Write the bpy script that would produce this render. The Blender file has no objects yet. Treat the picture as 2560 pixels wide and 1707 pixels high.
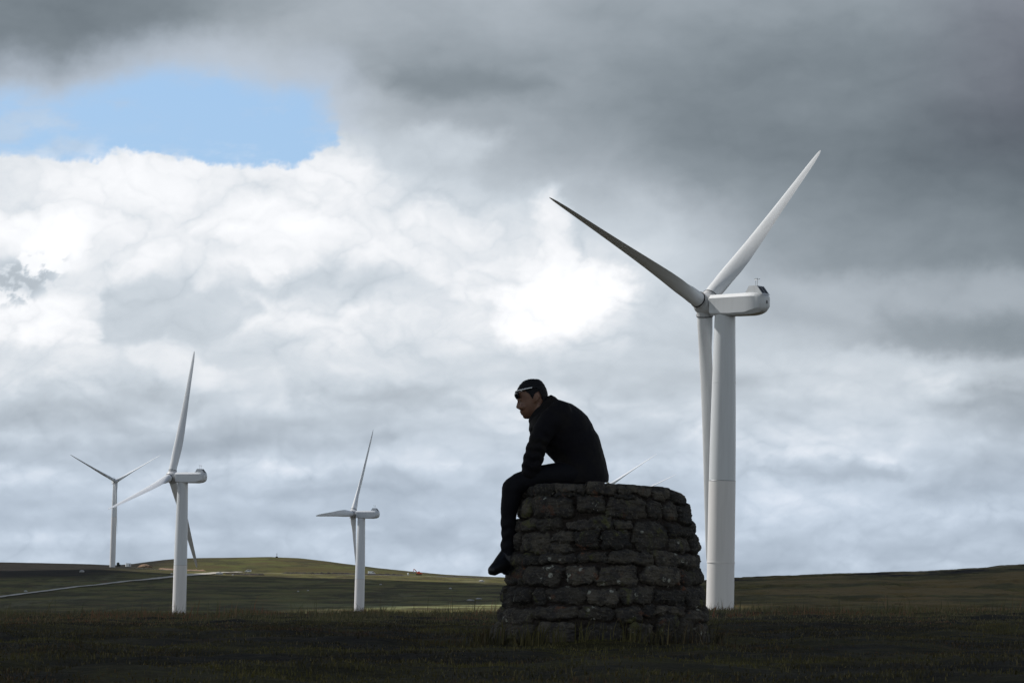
import bpy, bmesh, math, random
import numpy as np
from mathutils import Matrix, Vector

# ------------------------------------------------------------------ camera
F = 8000.0                                   # focal length in pixels of the 2560 px wide photograph
PIT = math.atan((1445 - 853.5) / F)
ROLL = math.radians(1.27)
_fw = np.array([0, math.cos(PIT), math.sin(PIT)])
_u0 = np.array([0, -math.sin(PIT), math.cos(PIT)])
_r0 = np.array([1.0, 0, 0])
CU = math.cos(ROLL) * _u0 - math.sin(ROLL) * _r0
CR = math.cos(ROLL) * _r0 + math.sin(ROLL) * _u0
EYE = 0.38                                   # eye level above the turf at the cairn

def ray(px, py):
    d = _fw + CR * ((px - 1280) / F) + CU * ((853.5 - py) / F)
    return d / d[1]
def W(px, py, y):
    """world point at distance y (along +Y) seen at photo pixel px, py"""
    p = ray(px, py) * y
    return np.array([p[0], p[1], p[2] + EYE])
def proj(P):
    P = np.asarray(P, float) - np.array([0, 0, EYE])
    z = P @ _fw
    return 1280 + F * (P @ CR) / z, 853.5 - F * (P @ CU) / z

S = bpy.context.scene
C = S.collection
cam = bpy.data.cameras.new('camera')
cam.sensor_width = 36.0
cam.lens = F * 36.0 / 2560.0
cam.clip_start = 0.1
cam.clip_end = 60000.0
co = bpy.data.objects.new('camera', cam)
co.matrix_world = Matrix(((CR[0], CU[0], -_fw[0], 0), (CR[1], CU[1], -_fw[1], 0), (CR[2], CU[2], -_fw[2], EYE), (0, 0, 0, 1)))
C.objects.link(co)
S.camera = co

# ------------------------------------------------------------------ sky light, sun, exposure
SUN_EL, SUN_AZ = math.radians(44), math.radians(23)     # azimuth: forward of due left
SUNV = np.array([-math.cos(SUN_EL) * math.cos(SUN_AZ), math.cos(SUN_EL) * math.sin(SUN_AZ), math.sin(SUN_EL)])
world = bpy.data.worlds.new('World')
S.world = world
world.use_nodes = True
nt = world.node_tree
nt.nodes.clear()
sky = nt.nodes.new('ShaderNodeTexSky')
sky.sky_type = 'NISHITA'
sky.sun_disc = False
sky.sun_elevation = SUN_EL
sky.sun_rotation = math.atan2(SUNV[0], SUNV[1])
bg = nt.nodes.new('ShaderNodeBackground')
bg.inputs['Strength'].default_value = 0.12
wo = nt.nodes.new('ShaderNodeOutputWorld')
nt.links.new(sky.outputs[0], bg.inputs[0])
nt.links.new(bg.outputs[0], wo.inputs[0])
sl = bpy.data.lights.new('sun', 'SUN')
sl.energy = 4.0
sl.angle = math.radians(0.6)
sl.color = (1.0, 0.965, 0.91)
so = bpy.data.objects.new('sun', sl)
so.rotation_euler = Vector(-SUNV).to_track_quat('-Z', 'Y').to_euler()
C.objects.link(so)
S.view_settings.view_transform = 'Standard'
S.view_settings.look = 'None'
S.view_settings.exposure = 0.0
S.view_settings.gamma = 1.0
S.view_settings.use_curve_mapping = False
S.render.engine = 'CYCLES'
S.cycles.max_bounces = 6
S.cycles.diffuse_bounces = 3

# ------------------------------------------------------------------ helpers
def tag(o, label=None, cat=None, group=None, kind=None):
    if label: o['label'] = label
    if cat: o['category'] = cat
    if group: o['group'] = group
    if kind: o['kind'] = kind
    return o
def link(o, parent=None):
    C.objects.link(o)
    if parent is not None: o.parent = parent
    return o
def mesh_np(name, V, Fq, smooth=True, mat=None):
    """V (n,3) array, Fq (m,3|4) array of indices"""
    V = np.ascontiguousarray(V, np.float32); Fq = np.ascontiguousarray(Fq, np.int32)
    me = bpy.data.meshes.new(name)
    n, k = Fq.shape
    me.vertices.add(len(V)); me.vertices.foreach_set('co', V.ravel())
    me.loops.add(n * k); me.loops.foreach_set('vertex_index', Fq.ravel())
    me.polygons.add(n)
    me.polygons.foreach_set('loop_start', np.arange(0, n * k, k, dtype=np.int32))
    me.polygons.foreach_set('loop_total', np.full(n, k, np.int32))
    me.update(calc_edges=True)
    if smooth: me.polygons.foreach_set('use_smooth', np.ones(n, bool))
    if mat: me.materials.append(mat)
    return me
def attr(me, name, val, dom='POINT'):
    val = np.asarray(val, np.float32)
    if val.ndim == 1:
        a = me.attributes.new(name, 'FLOAT', dom); a.data.foreach_set('value', val)
    else:
        if val.shape[1] == 3: val = np.concatenate([val, np.ones((len(val), 1), np.float32)], 1)
        a = me.attributes.new(name, 'FLOAT_COLOR', dom); a.data.foreach_set('color', np.ascontiguousarray(val).ravel())
def grid_faces(nr, nc, wrap=False):
    r = np.arange(nr - 1)[:, None]; c = np.arange(nc if wrap else nc - 1)[None]
    c2 = (c + 1) % nc
    return np.stack([r * nc + c, r * nc + c2, (r + 1) * nc + c2, (r + 1) * nc + c], -1).reshape(-1, 4)
def crisp(me, ang=.6):
    """smooth faces but keep hard edges hard"""
    b = bmesh.new(); b.from_mesh(me)
    for e in b.edges:
        if len(e.link_faces) == 2 and e.calc_face_angle(0) > ang: e.smooth = False
    b.to_mesh(me); b.free(); return me
def bm_obj(name, bm, mat, parent=None, smooth=False):
    me = bpy.data.meshes.new(name)
    bmesh.ops.recalc_face_normals(bm, faces=bm.faces)
    bm.to_mesh(me); bm.free()
    for m in (mat if isinstance(mat, (list, tuple)) else [mat]): me.materials.append(m)
    if smooth: me.polygons.foreach_set('use_smooth', np.ones(len(me.polygons), bool))
    return link(bpy.data.objects.new(name, me), parent)
def add_box(bm, lo, hi, bevel=0.0):
    m = Matrix.Translation([(a + b) / 2 for a, b in zip(lo, hi)]) @ Matrix.Diagonal([abs(b - a) for a, b in zip(lo, hi)] + [1])
    r = bmesh.ops.create_cube(bm, size=1, matrix=m)
    if bevel:
        es = list({e for v in r['verts'] for e in v.link_edges})
        bmesh.ops.bevel(bm, geom=es, offset=bevel, segments=2, profile=0.5, affect='EDGES')
def add_loft(bm, rings, close=True, caps=True):
    """rings: list of lists of 3D points, all the same length"""
    vs = [[bm.verts.new(p) for p in r] for r in rings]
    n = len(vs[0])
    for a, b in zip(vs[:-1], vs[1:]):
        for i in range(n if close else n - 1):
            j = (i + 1) % n
            bm.faces.new((a[i], a[j], b[j], b[i]))
    if caps:
        bm.faces.new(vs[0][::-1]); bm.faces.new(vs[-1])
    return vs
def frame_of(d):
    d = Vector(d).normalized()
    a = Vector((0, 0, 1)) if abs(d.z) < .9 else Vector((0, 1, 0))
    u = d.cross(a).normalized(); v = d.cross(u).normalized()
    return u, v
def add_tube(bm, pts, rad, n=14, round_ends=True):
    pts = [Vector(p) for p in pts]
    if not isinstance(rad, (list, tuple)): rad = [rad] * len(pts)
    rings = []
    N = len(pts)
    for i, p in enumerate(pts):
        d = (pts[min(i + 1, N - 1)] - pts[max(i - 1, 0)])
        u, v = frame_of(d); d.normalize()
        if i == 0 and round_ends:
            for k in (.98, .8, .45):
                h = math.sqrt(1 - k * k) if k < 1 else 0
                q = p - d * rad[0] * k
                rings.append([q + (u * math.cos(t) + v * math.sin(t)) * rad[0] * h for t in [2 * math.pi * j / n for j in range(n)]])
        rings.append([p + (u * math.cos(t) + v * math.sin(t)) * rad[i] for t in [2 * math.pi * j / n for j in range(n)]])
        if i == N - 1 and round_ends:
            for k in (.45, .8, .98):
                h = math.sqrt(1 - k * k)
                q = p + d * rad[-1] * k
                rings.append([q + (u * math.cos(t) + v * math.sin(t)) * rad[-1] * h for t in [2 * math.pi * j / n for j in range(n)]])
    # keep neighbouring rings aligned
    for a, b in zip(rings[:-1], rings[1:]):
        best = min(range(n), key=lambda s: sum((a[i] - b[(i + s) % n]).length_squared for i in (0, n // 3, 2 * n // 3)))
        b[:] = b[best:] + b[:best]
    add_loft(bm, rings)
def add_ball(bm, c, r, rot=None, seg=20):
    if not isinstance(r, (list, tuple)): r = (r, r, r)
    m = Matrix.Translation(c) @ (rot.to_4x4() if rot else Matrix()) @ Matrix.Diagonal(list(r) + [1])
    bmesh.ops.create_uvsphere(bm, u_segments=seg, v_segments=seg // 2 + 2, radius=1, matrix=m)

# materials
def mat(name, col=(.5, .5, .5), rough=.6, metal=0.0, spec=.5):
    m = bpy.data.materials.new(name); m.use_nodes = True
    b = m.node_tree.nodes['Principled BSDF']
    b.inputs['Base Color'].default_value = (*col, 1); b.inputs['Roughness'].default_value = rough
    b.inputs['Metallic'].default_value = metal; b.inputs['Specular IOR Level'].default_value = spec
    return m
class NB:
    """small node-building helper"""
    def __init__(s, m):
        s.t = m.node_tree; s.b = s.t.nodes.get('Principled BSDF')
    def n(s, typ, **kw):
        o = s.t.nodes.new(typ)
        for k, v in kw.items(): setattr(o, k, v)
        return o
    def put(s, node, i, v):
        if hasattr(v, 'is_output'): s.t.links.new(v, node.inputs[i])
        elif v is not None:
            d = node.inputs[i]
            d.default_value = (*v, 1) if (isinstance(v, tuple) and len(v) == 3 and d.type == 'RGBA') else v
    def noise(s, vec, scale, det=4, rough=.55, dist=0.0):
        o = s.n('ShaderNodeTexNoise'); s.put(o, 'Vector', vec); s.put(o, 'Scale', scale); s.put(o, 'Detail', det)
        s.put(o, 'Roughness', rough); s.put(o, 'Distortion', dist); return o.outputs['Fac']
    def vor(s, vec, scale, out='Distance', feat='F1', rnd=1.0):
        o = s.n('ShaderNodeTexVoronoi', feature=feat); s.put(o, 'Vector', vec); s.put(o, 'Scale', scale); s.put(o, 'Randomness', rnd); return o.outputs[out]
    def math(s, op, a, b=None, c=None):
        o = s.n('ShaderNodeMath', operation=op)
        for i, v in enumerate((a, b, c)): s.put(o, i, v)
        return o.outputs[0]
    def ramp(s, v, a, b, lo=0.0, hi=1.0):
        o = s.n('ShaderNodeMapRange', interpolation_type='SMOOTHSTEP')
        for i, q in enumerate((v, a, b, lo, hi)): s.put(o, i, q)
        return o.outputs[0]
    def mix(s, f, a, b):
        o = s.n('ShaderNodeMix', data_type='RGBA'); s.put(o, 0, f); s.put(o, 6, a); s.put(o, 7, b); return o.outputs[2]
    def pos(s): return s.n('ShaderNodeNewGeometry').outputs['Position']
    def obj(s): return s.n('ShaderNodeTexCoord').outputs['Object']
    def scale(s, vec, sc):
        o = s.n('ShaderNodeVectorMath', operation='MULTIPLY'); s.put(o, 0, vec); o.inputs[1].default_value = sc; return o.outputs[0]
    def attr(s, name, out='Fac'): return s.n('ShaderNodeAttribute', attribute_name=name).outputs[out]
    def bump(s, h, strength=.4, dist=.02):
        o = s.n('ShaderNodeBump'); s.put(o, 'Strength', strength); s.put(o, 'Distance', dist); s.put(o, 'Height', h)
        s.t.links.new(o.outputs[0], s.b.inputs['Normal'])
    def col(s, c): s.put(s.b, 'Base Color', c)
    def set(s, k, v): s.put(s.b, k, v)

# ------------------------------------------------------------------ noise in numpy
# ---------- value / gradient noise ----------
def _hash(ix,iy,seed):
    n=(ix.astype(np.int64)*374761393+iy.astype(np.int64)*668265263+seed*1442695041)&0xffffffff
    n=((n^(n>>13))*1274126177)&0xffffffff
    n=(n^(n>>16))&0xffffffff
    return n
def gnoise(x,y,seed=0):
    ix=np.floor(x);iy=np.floor(y);fx=x-ix;fy=y-iy
    u=fx*fx*fx*(fx*(fx*6-15)+10);v=fy*fy*fy*(fy*(fy*6-15)+10)
    def g(a,b):
        h=_hash(ix+a,iy+b,seed)*(2*np.pi/4294967296.0)
        return np.cos(h)*(fx-a)+np.sin(h)*(fy-b)
    return 1.5*((g(0,0)*(1-u)+g(1,0)*u)*(1-v)+(g(0,1)*(1-u)+g(1,1)*u)*v)
def fbm(x,y,oct=5,seed=0,gain=.5):
    s=0;a=1;t=0
    for i in range(oct):
        s=s+a*gnoise(x*2**i+17.3*i,y*2**i-9.1*i,seed+i);t+=a;a*=gain
    return s/t
def billow(x,y,oct=5,seed=0,gain=.55):
    s=0;a=1;t=0
    for i in range(oct):
        s=s+a*(1-2*np.abs(gnoise(x*2**i+7.3*i,y*2**i+3.1*i,seed+i)));t+=a;a*=gain
    return s/t
def sstep(a,b,x):
    t=np.clip((x-a)/(b-a),0,1);return t*t*(3-2*t)
SKY_L=np.array([
[128,130,142,160,172,174,176,166,160,155,152,144,134],
[138,152,178,186,174,164,162,156,146,139,134,127,118],
[205,200,198,200,192,172,168,152,138,133,128,114,101],
[225,240,240,236,240,210,188,174,148,136,130,122,112],
[244,250,246,247,246,240,229,210,196,160,144,136,130],
[226,238,226,228,228,233,243,236,206,176,160,142,142],
[242,230,214,222,234,224,234,224,208,200,186,160,152],
[206,206,212,215,206,206,210,202,203,207,200,192,168],
[204,196,196,197,206,207,201,198,203,202,210,207,196],
[198,200,202,195,198,196,197,192,192,197,201,196,188],
[190,190,192,190,190,190,190,188,186,188,190,186,182]],float)
def bicubic(G,x,y):
    H,W=G.shape;x=np.clip(x,0,W-1.001);y=np.clip(y,0,H-1.001)
    ix=np.floor(x).astype(int);iy=np.floor(y).astype(int);fx=x-ix;fy=y-iy
    def w(t): return [((-.5*t+1)*t-.5)*t,(1.5*t-2.5)*t*t+1,((-1.5*t+2)*t+.5)*t,(.5*t-.5)*t*t]
    wx=w(fx);wy=w(fy);o=0
    for j in range(4):
        r=0
        for i in range(4):
            r=r+wx[i]*G[np.clip(iy+j-1,0,H-1),np.clip(ix+i-1,0,W-1)]
        o=o+wy[j]*r
    return o
def psdf(P,x,y):
    P=np.array(P,float);n=len(P);d=np.full(x.shape,1e9);ins=np.zeros(x.shape,bool)
    for i in range(n):
        a=P[i];b=P[(i+1)%n];e=b-a;px=x-a[0];py=y-a[1]
        t=np.clip((px*e[0]+py*e[1])/(e@e),0,1)
        d=np.minimum(d,(px-e[0]*t)**2+(py-e[1]*t)**2)
        c=((a[1]>y)!=(b[1]>y))&(x<(b[0]-a[0])*(y-a[1])/((b[1]-a[1])+1e-12)+a[0])
        ins^=c
    return np.where(ins,1,-1)*np.sqrt(d)
# soft-edged cloud features: polygon, level, inner edge, outer edge, opacity, warp amount
FEAT=[
 ([(-300,-60),(330,-60),(470,40),(380,100),(150,180),(-300,140)],130,70,-80,.8,.8),
 ([(870,150),(1000,120),(1500,110),(2600,60),(2600,330),(2000,330),(1500,270),(1250,225),(980,235),(880,205)],134,90,-60,.28,.8),
 ([(1000,190),(1130,182),(1300,196),(1380,214),(1290,236),(1080,236),(980,215)],128,20,-40,.6,.7),
 ([(1000,330),(1140,320),(1240,345),(1190,420),(1060,430),(980,380)],212,30,-40,.7,1),
 ([(55,660),(85,575),(130,545),(200,552),(222,600),(190,650),(120,670)],256,10,-22,.95,1),
 ([(-60,745),(60,735),(170,750),(215,800),(240,850),(120,870),(-60,860)],256,14,-30,.95,1),
 ([(430,520),(640,560),(760,640),(700,665),(560,620),(380,560)],250,30,-60,.5,1),
 ([(560,760),(640,745),(830,740),(890,790),(900,850),(820,840),(640,800)],244,14,-40,.75,1),
 ([(640,660),(690,645),(706,672),(660,690)],255,6,-22,.8,1),
 ([(258,722),(330,700),(400,695),(468,716),(510,745),(575,726),(650,765),(610,800),(520,850),(400,880),(258,850)],208,8,-26,.75,1),
 ([(720,710),(830,672),(960,690),(1090,715),(1120,760),(900,740),(760,735)],213,12,-40,.65,1),
 ([(1236,815),(1262,735),(1315,668),(1388,638),(1450,655),(1560,690),(1590,722),(1500,760),(1430,810),(1330,850),(1262,862)],270,20,-42,.95,1.2),
 ([(1340,660),(1360,560),(1385,500),(1405,540),(1425,650)],250,8,-44,.7,1),
 ([(1590,800),(1660,772),(1720,830),(1690,900),(1600,890)],202,10,-40,.6,1),
 ([(1850,700),(2060,720),(2600,690),(2600,760),(2200,790),(1950,740)],205,14,-60,.45,.9),
 ([(2200,790),(2330,822),(2600,800),(2600,885),(2440,880),(2260,850)],150,20,-60,.55,.9),
 ([(2380,1000),(2480,968),(2600,965),(2600,1018),(2450,1016)],165,16,-50,.55,.9),
 ([(1960,905),(2140,890),(2480,905),(2600,900),(2600,955),(2200,950),(2000,930)],218,14,-40,.6,1),
 ([(1980,980),(2110,962),(2330,976),(2420,1000),(2300,1030),(2050,1020)],214,14,-40,.55,1),
 ([(2040,1050),(2250,1030),(2330,1090),(2150,1130),(2020,1100)],216,14,-50,.6,1),
 ([(60,985),(400,975),(480,1012),(250,1032),(40,1022)],186,8,-40,.6,1),
 ([(700,965),(900,955),(1120,985),(1180,1010),(900,1020),(720,1000)],188,8,-40,.6,1),
 ([(100,1052),(260,1060),(480,1075),(900,1082),(980,1110),(600,1112),(300,1105)],182,8,-40,.6,1),
 ([(-60,1110),(200,1108),(330,1128),(150,1150),(-60,1140)],182,8,-40,.5,1),
 ([(120,1040),(230,1045),(300,1080),(160,1088)],216,8,-30,.5,1),
 ([(620,1070),(850,1060),(900,1090),(700,1100)],212,8,-30,.5,1),
 ([(430,950),(600,955),(900,915),(1000,940),(760,960),(500,975)],224,8,-40,.5,1),
 ([(330,880),(420,860),(520,900),(600,970),(500,960),(380,920)],236,10,-30,.7,1),
 ([(1800,1165),(2100,1160),(2250,1175),(2100,1192),(1840,1185)],178,6,-30,.6,1),
 ([(700,1205),(1000,1190),(1080,1215),(760,1230)],184,6,-30,.5,1),
 ([(90,1330),(150,1310),(240,1300),(320,1330),(200,1350)],212,6,-30,.45,1),
]
HOLE=[(-300,205),(60,198),(115,214),(180,198),(260,178),(330,158),(430,152),(560,150),(640,172),(690,192),(760,186),(830,205),(856,260),(850,320),(866,352),(800,384),(740,408),(640,430),(600,418),(560,418),(505,412),(470,392),(380,384),(300,392),(220,405),(80,398),(-300,420)]
def lin(c): 
    c=np.clip(c,0,1.2);return np.where(c<.04045,c/12.92,((c+.055)/1.055)**2.4)
def sky_rgb(px,py):
    """linear rgb of the cloud deck and its cover (1=cloud) around the view direction"""
    wx=fbm(px/260,py/200,6,11,.58);wy=fbm(px/260,py/200,6,23,.58)
    fx=fbm(px/60,py/50,4,31,.6);fy=fbm(px/60,py/50,4,43,.6)
    X=px+60*wx+14*fx;Y=py+42*wy+10*fy
    L=bicubic(SKY_L,X/213.33,Y/142.2)
    low=sstep(820,1000,py)
    for P,lv,i,o,op,wp in FEAT:
        m=op*sstep(o,i,psdf(P,px+wp*(60*wx+22*fx),py+wp*(42*wy+16*fy)))
        L=L*(1-m)+lv*m
    # texture: sun-lit puffs in the bright band, flat-bottomed rows low down, smooth in the dark deck
    puffy=sstep(198,232,L)
    def cauli(u,v,oct,seed,gain):
        t=0;a=1;n=0
        for i in range(oct):
            t=t+a*np.sqrt(np.abs(gnoise(u*2**i+5.3*i,v*2**i+2.7*i,seed+i))+.004);n+=a;a*=gain
        return t/n
    def puff(u,v): return cauli(u/250+.4*wx,v/170+.4*wy,5,71,.46)
    b0=puff(px,py);lit=b0-puff(px-22,py-36)
    def row(u,v): return cauli(u/190+.25*wx,v/118+.25*wy,5,95,.5)
    n=fbm(px/560+.2*wx,py/125+.25*wy,3,93,.5)+.5*fbm(px/210+.3*wx,py/85+.3*wy,4,97,.5)
    m=sstep(-.12,.42,n)
    r0=row(px,py);rl=r0-row(px-16,py-26)
    g=fbm(px/420,py/170,6,57,.5);g2=fbm(px/190,py/100,4,67,.5)
    w=puffy*(1-low)
    L=L-3*w+(b0-.46)*(4+24*w)+lit*(4+17*w)
    L=L+low*(3+n*34+(.35+.65*m)*((r0-.46)*24+rl*20))+g*(14-4*low)+g2*(5+4*low)
    # dark torn wisps on the far left
    q=fbm(px/60,py/45,6,131,.62)
    m=sstep(-30,25,psdf([(0,665),(60,645),(160,640),(150,680),(110,720),(60,760),(-40,755),(-60,690)],px,py))*sstep(-.12,.16,q)
    L=L*(1-.8*m)+183*.8*m
    L=np.where(L>246,246+(L-246)*.7,L);L=np.clip(L,84,258)
    n=L/255
    k=sstep(1.0,.80,n)
    hz=sstep(900,1300,py)
    r=n-.006-.026*k-.016*hz;gc=n+.003*k;bl=n+.012+.024*k+.026*hz
    vio=sstep(2150,2600,px)*sstep(520,200,py)
    dk=sstep(.72,.55,n)
    r=r+.010*vio-.002*dk;gc=gc-.008*vio+.002*dk
    C=np.stack([lin(r),lin(gc),lin(bl)],-1)
    d=psdf(HOLE,px+46*wx+26*fx,py+30*wy+20*fy)
    bot=sstep(300,345,py+.25*np.abs(px-430)*0)
    d=d+bot*(26*(cauli(px/95+.3*fx,py/80+.3*fy,4,171,.55)-.5)+5*fbm(px/22,py/20,3,177,.6))
    clear=sstep(-22,80,d)*(1-bot)+bot*sstep(-5,15,d)
    # soft upper rim of the hole
    rim=sstep(-60,60,psdf(HOLE,px+30*wx,py+30*wy-8))
    clear=np.where(py<285,clear*rim,clear)
    veil=.55*sstep(-.25,.45,fbm(px/150,py/70,5,151,.6)+.55*sstep(330,60,px)*sstep(180,330,py)-.28+.25*sstep(720,860,px))
    fr=.55*sstep(-120,10,d)*sstep(372,330,py);fr=fr[...,None]
    C=C*(1-fr)+np.maximum(C,np.array([.53,.60,.70]))*fr
    cover=1-clear*(1-veil)*.40
    f=clear*(1-veil);f=f[...,None]
    C=C*(1-f)+np.array([.335,.565,.905])*f      # blue glow added to the deck to brighten the clear gap
    return C,cover
BLUE=lin(np.array([160,200,238])/255.)

# ------------------------------------------------------------------ sky backdrop: cloud deck over the blue
def nonuni(edges):
    out = [np.linspace(a, b, n, endpoint=False) for a, b, n in edges]
    return np.concatenate(out + [[edges[-1][1]]])
_az = np.radians(nonuni([(-180, -30, 75), (-30, -11, 60), (-11, 11, 1080), (11, 30, 60), (30, 180, 75)]))
_el = np.radians(nonuni([(-1.2, 0, 12), (0, 13, 640), (13, 35, 45)]))
AZ, EL = np.meshgrid(_az[:-1], _el)
D = np.stack([np.sin(AZ) * np.cos(EL), np.cos(AZ) * np.cos(EL), np.sin(EL)], -1)
infront = np.cos(AZ) > .5
zc = D @ _fw
zc = np.where(zc < .2, .2, zc)
PX = np.where(infront, 1280 + F * (D @ CR) / zc, 1280 + F * np.tan(.6) * np.sign(AZ)); PY = np.where(infront, 853.5 - F * (D @ CU) / zc, 1445 - F * EL)
# outside the window of the traced clouds carry on with the same texture in angle space
PX = np.where(np.abs(AZ) > .25, 1280 + F * np.tan(.25) * np.sign(AZ) + F * (np.abs(AZ) - .25) * np.sign(AZ), PX)
rgb, cover = sky_rgb(PX, PY)
side = sstep(.17, .45, np.abs(AZ))
gen = fbm(AZ * 4.0, EL * 9, 5, 201, .55)
rear = np.stack([lin((236 + 44 * gen - 5) / 255.), lin((240 + 44 * gen) / 255.), lin((246 + 44 * gen) / 255.)], -1)
rgb = rgb * (1 - side[..., None]) + rear * side[..., None]
high = sstep(math.radians(12.5), math.radians(30), EL)
dark = np.stack([lin((108 + 40 * gen) / 255.), lin((116 + 40 * gen) / 255.), lin((127 + 40 * gen) / 255.)], -1)
rgb = rgb * (1 - high[..., None]) + dark * high[..., None]
cover = cover * (1 - side) + side
R_SKY = 14000.0
me = mesh_np('sky', (D * R_SKY).reshape(-1, 3), grid_faces(len(_el), len(_az) - 1, True))
attr(me, 'cloud', rgb.reshape(-1, 3)); attr(me, 'cover', cover.ravel())
m = bpy.data.materials.new('sky_cloud'); m.use_nodes = True
t = m.node_tree; t.nodes.clear()
em = t.nodes.new('ShaderNodeEmission'); tr = t.nodes.new('ShaderNodeBsdfTransparent'); mx = t.nodes.new('ShaderNodeMixShader')
a1 = t.nodes.new('ShaderNodeAttribute'); a1.attribute_name = 'cloud'
a2 = t.nodes.new('ShaderNodeAttribute'); a2.attribute_name = 'cover'
oo = t.nodes.new('ShaderNodeOutputMaterial')
t.links.new(a1.outputs['Color'], em.inputs[0]); t.links.new(a2.outputs['Fac'], mx.inputs[0])
t.links.new(tr.outputs[0], mx.inputs[1]); t.links.new(em.outputs[0], mx.inputs[2]); t.links.new(mx.outputs[0], oo.inputs[0])
m.cycles.emission_sampling = 'NONE'
me.materials.append(m)
so_ = bpy.data.objects.new('sky', me); link(so_); so_.location = (0, 0, EYE)
tag(so_, kind='structure')

# clouds added overhead, out of the picture, shaped to keep the near moor, the far slope and the right hand hill in shade
mc = mat('shade_cloud', (.6, .62, .66), 1.0, 0, 0)
def cloud(cx, cy, h, rx, ry, up, dn, seed):
    """a lumpy flat-bottomed cloud whose shadow falls round ground point (cx, cy)"""
    n1, n2 = 60, 160
    th = np.linspace(0, np.pi, n1)[:, None]; ph = np.linspace(0, 2 * np.pi, n2, endpoint=False)[None]
    ux, uy, uz = np.sin(th) * np.cos(ph), np.sin(th) * np.sin(ph), np.cos(th) + 0 * ph
    lump = 1 + .22 * fbm(ux * 2.3 + 5, uy * 2.3 + uz, 4, seed)
    k = h / SUNV[2]
    V = np.stack([cx + SUNV[0] * k + rx * ux * lump, cy + SUNV[1] * k + ry * uy * lump, h + np.where(uz > 0, up, dn) * uz * lump], -1).reshape(-1, 3)
    tag(link(bpy.data.objects.new('cloud', mesh_np('cloud', V, grid_faces(n1, n2, True), True, mc))), kind='structure')
cloud(390, 20, 520, 640, 350, 150, 40, 301)
cloud(-430, 1885, 900, 480, 430, 200, 50, 311)
cloud(170, 790, 900, 160, 235, 120, 40, 321)

# ------------------------------------------------------------------ terrain
def pchip(xk, yk, x):
    """monotone cubic; yk may be (n, m) for m columns"""
    xk = np.asarray(xk, float); h = np.diff(xk)
    d = np.diff(yk, axis=0) / h.reshape(-1, *([1] * (yk.ndim - 1)))
    mm = np.zeros_like(yk)
    w1 = (2 * h[1:] + h[:-1]).reshape(-1, *([1] * (yk.ndim - 1))); w2 = (h[1:] + 2 * h[:-1]).reshape(-1, *([1] * (yk.ndim - 1)))
    same = d[:-1] * d[1:] > 0
    with np.errstate(divide='ignore', invalid='ignore'):
        hm = (w1 + w2) / (w1 / d[:-1] + w2 / d[1:])
    mm[1:-1] = np.where(same, hm, 0); mm[0] = d[0]; mm[-1] = d[-1]
    i = np.clip(np.searchsorted(xk, x) - 1, 0, len(xk) - 2)
    hh = h[i].reshape(-1, *([1] * (yk.ndim - 1))); tt = ((x - xk[i]) / h[i]).reshape(-1, *([1] * (yk.ndim - 1)))
    return ((2 * tt**3 - 3 * tt**2 + 1) * yk[i] + (tt**3 - 2 * tt**2 + tt) * hh * mm[i]
            + (-2 * tt**3 + 3 * tt**2) * yk[i + 1] + (tt**3 - tt**2) * hh * mm[i + 1])
def ip(px, pts):
    p = np.array(pts, float); return np.interp(px, p[:, 0], p[:, 1])
def skyline_left(px):
    return ip(px, [(-900, 1398), (-300, 1403), (0, 1405), (120, 1407), (240, 1410), (300, 1413), (350, 1409), (424, 1399), (470, 1395.5), (520, 1394.5), (600, 1393.5), (690, 1392), (760, 1395), (830, 1403),
                   (900, 1412), (960, 1420), (1040, 1428), (1130, 1436), (1230, 1441), (1400, 1448), (1700, 1458), (2400, 1476), (3400, 1500)])
def skyline_right(px):
    return ip(px, [(-900, 1560), (1000, 1520), (1300, 1490), (1600, 1462), (1760, 1450.5), (1838, 1445), (1950, 1440), (2060, 1436.5), (2180, 1432.5), (2300, 1428), (2400, 1424), (2460, 1420), (2510, 1414.5), (2560, 1411), (2900, 1396), (3400, 1380)])
def road_line(px):
    return ip(px, [(-900, 1424), (0, 1422), (250, 1416), (330, 1419), (420, 1425), (520, 1429), (620, 1432.5), (780, 1434.5), (930, 1437.5), (1040, 1439.5), (1200, 1444), (1500, 1452), (2000, 1466), (3400, 1500)])
def yhor(px): return 1445 + math.tan(ROLL) * (px - 1280)
def rel(px, py, d): return (yhor(px) - py) / F * d
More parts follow.
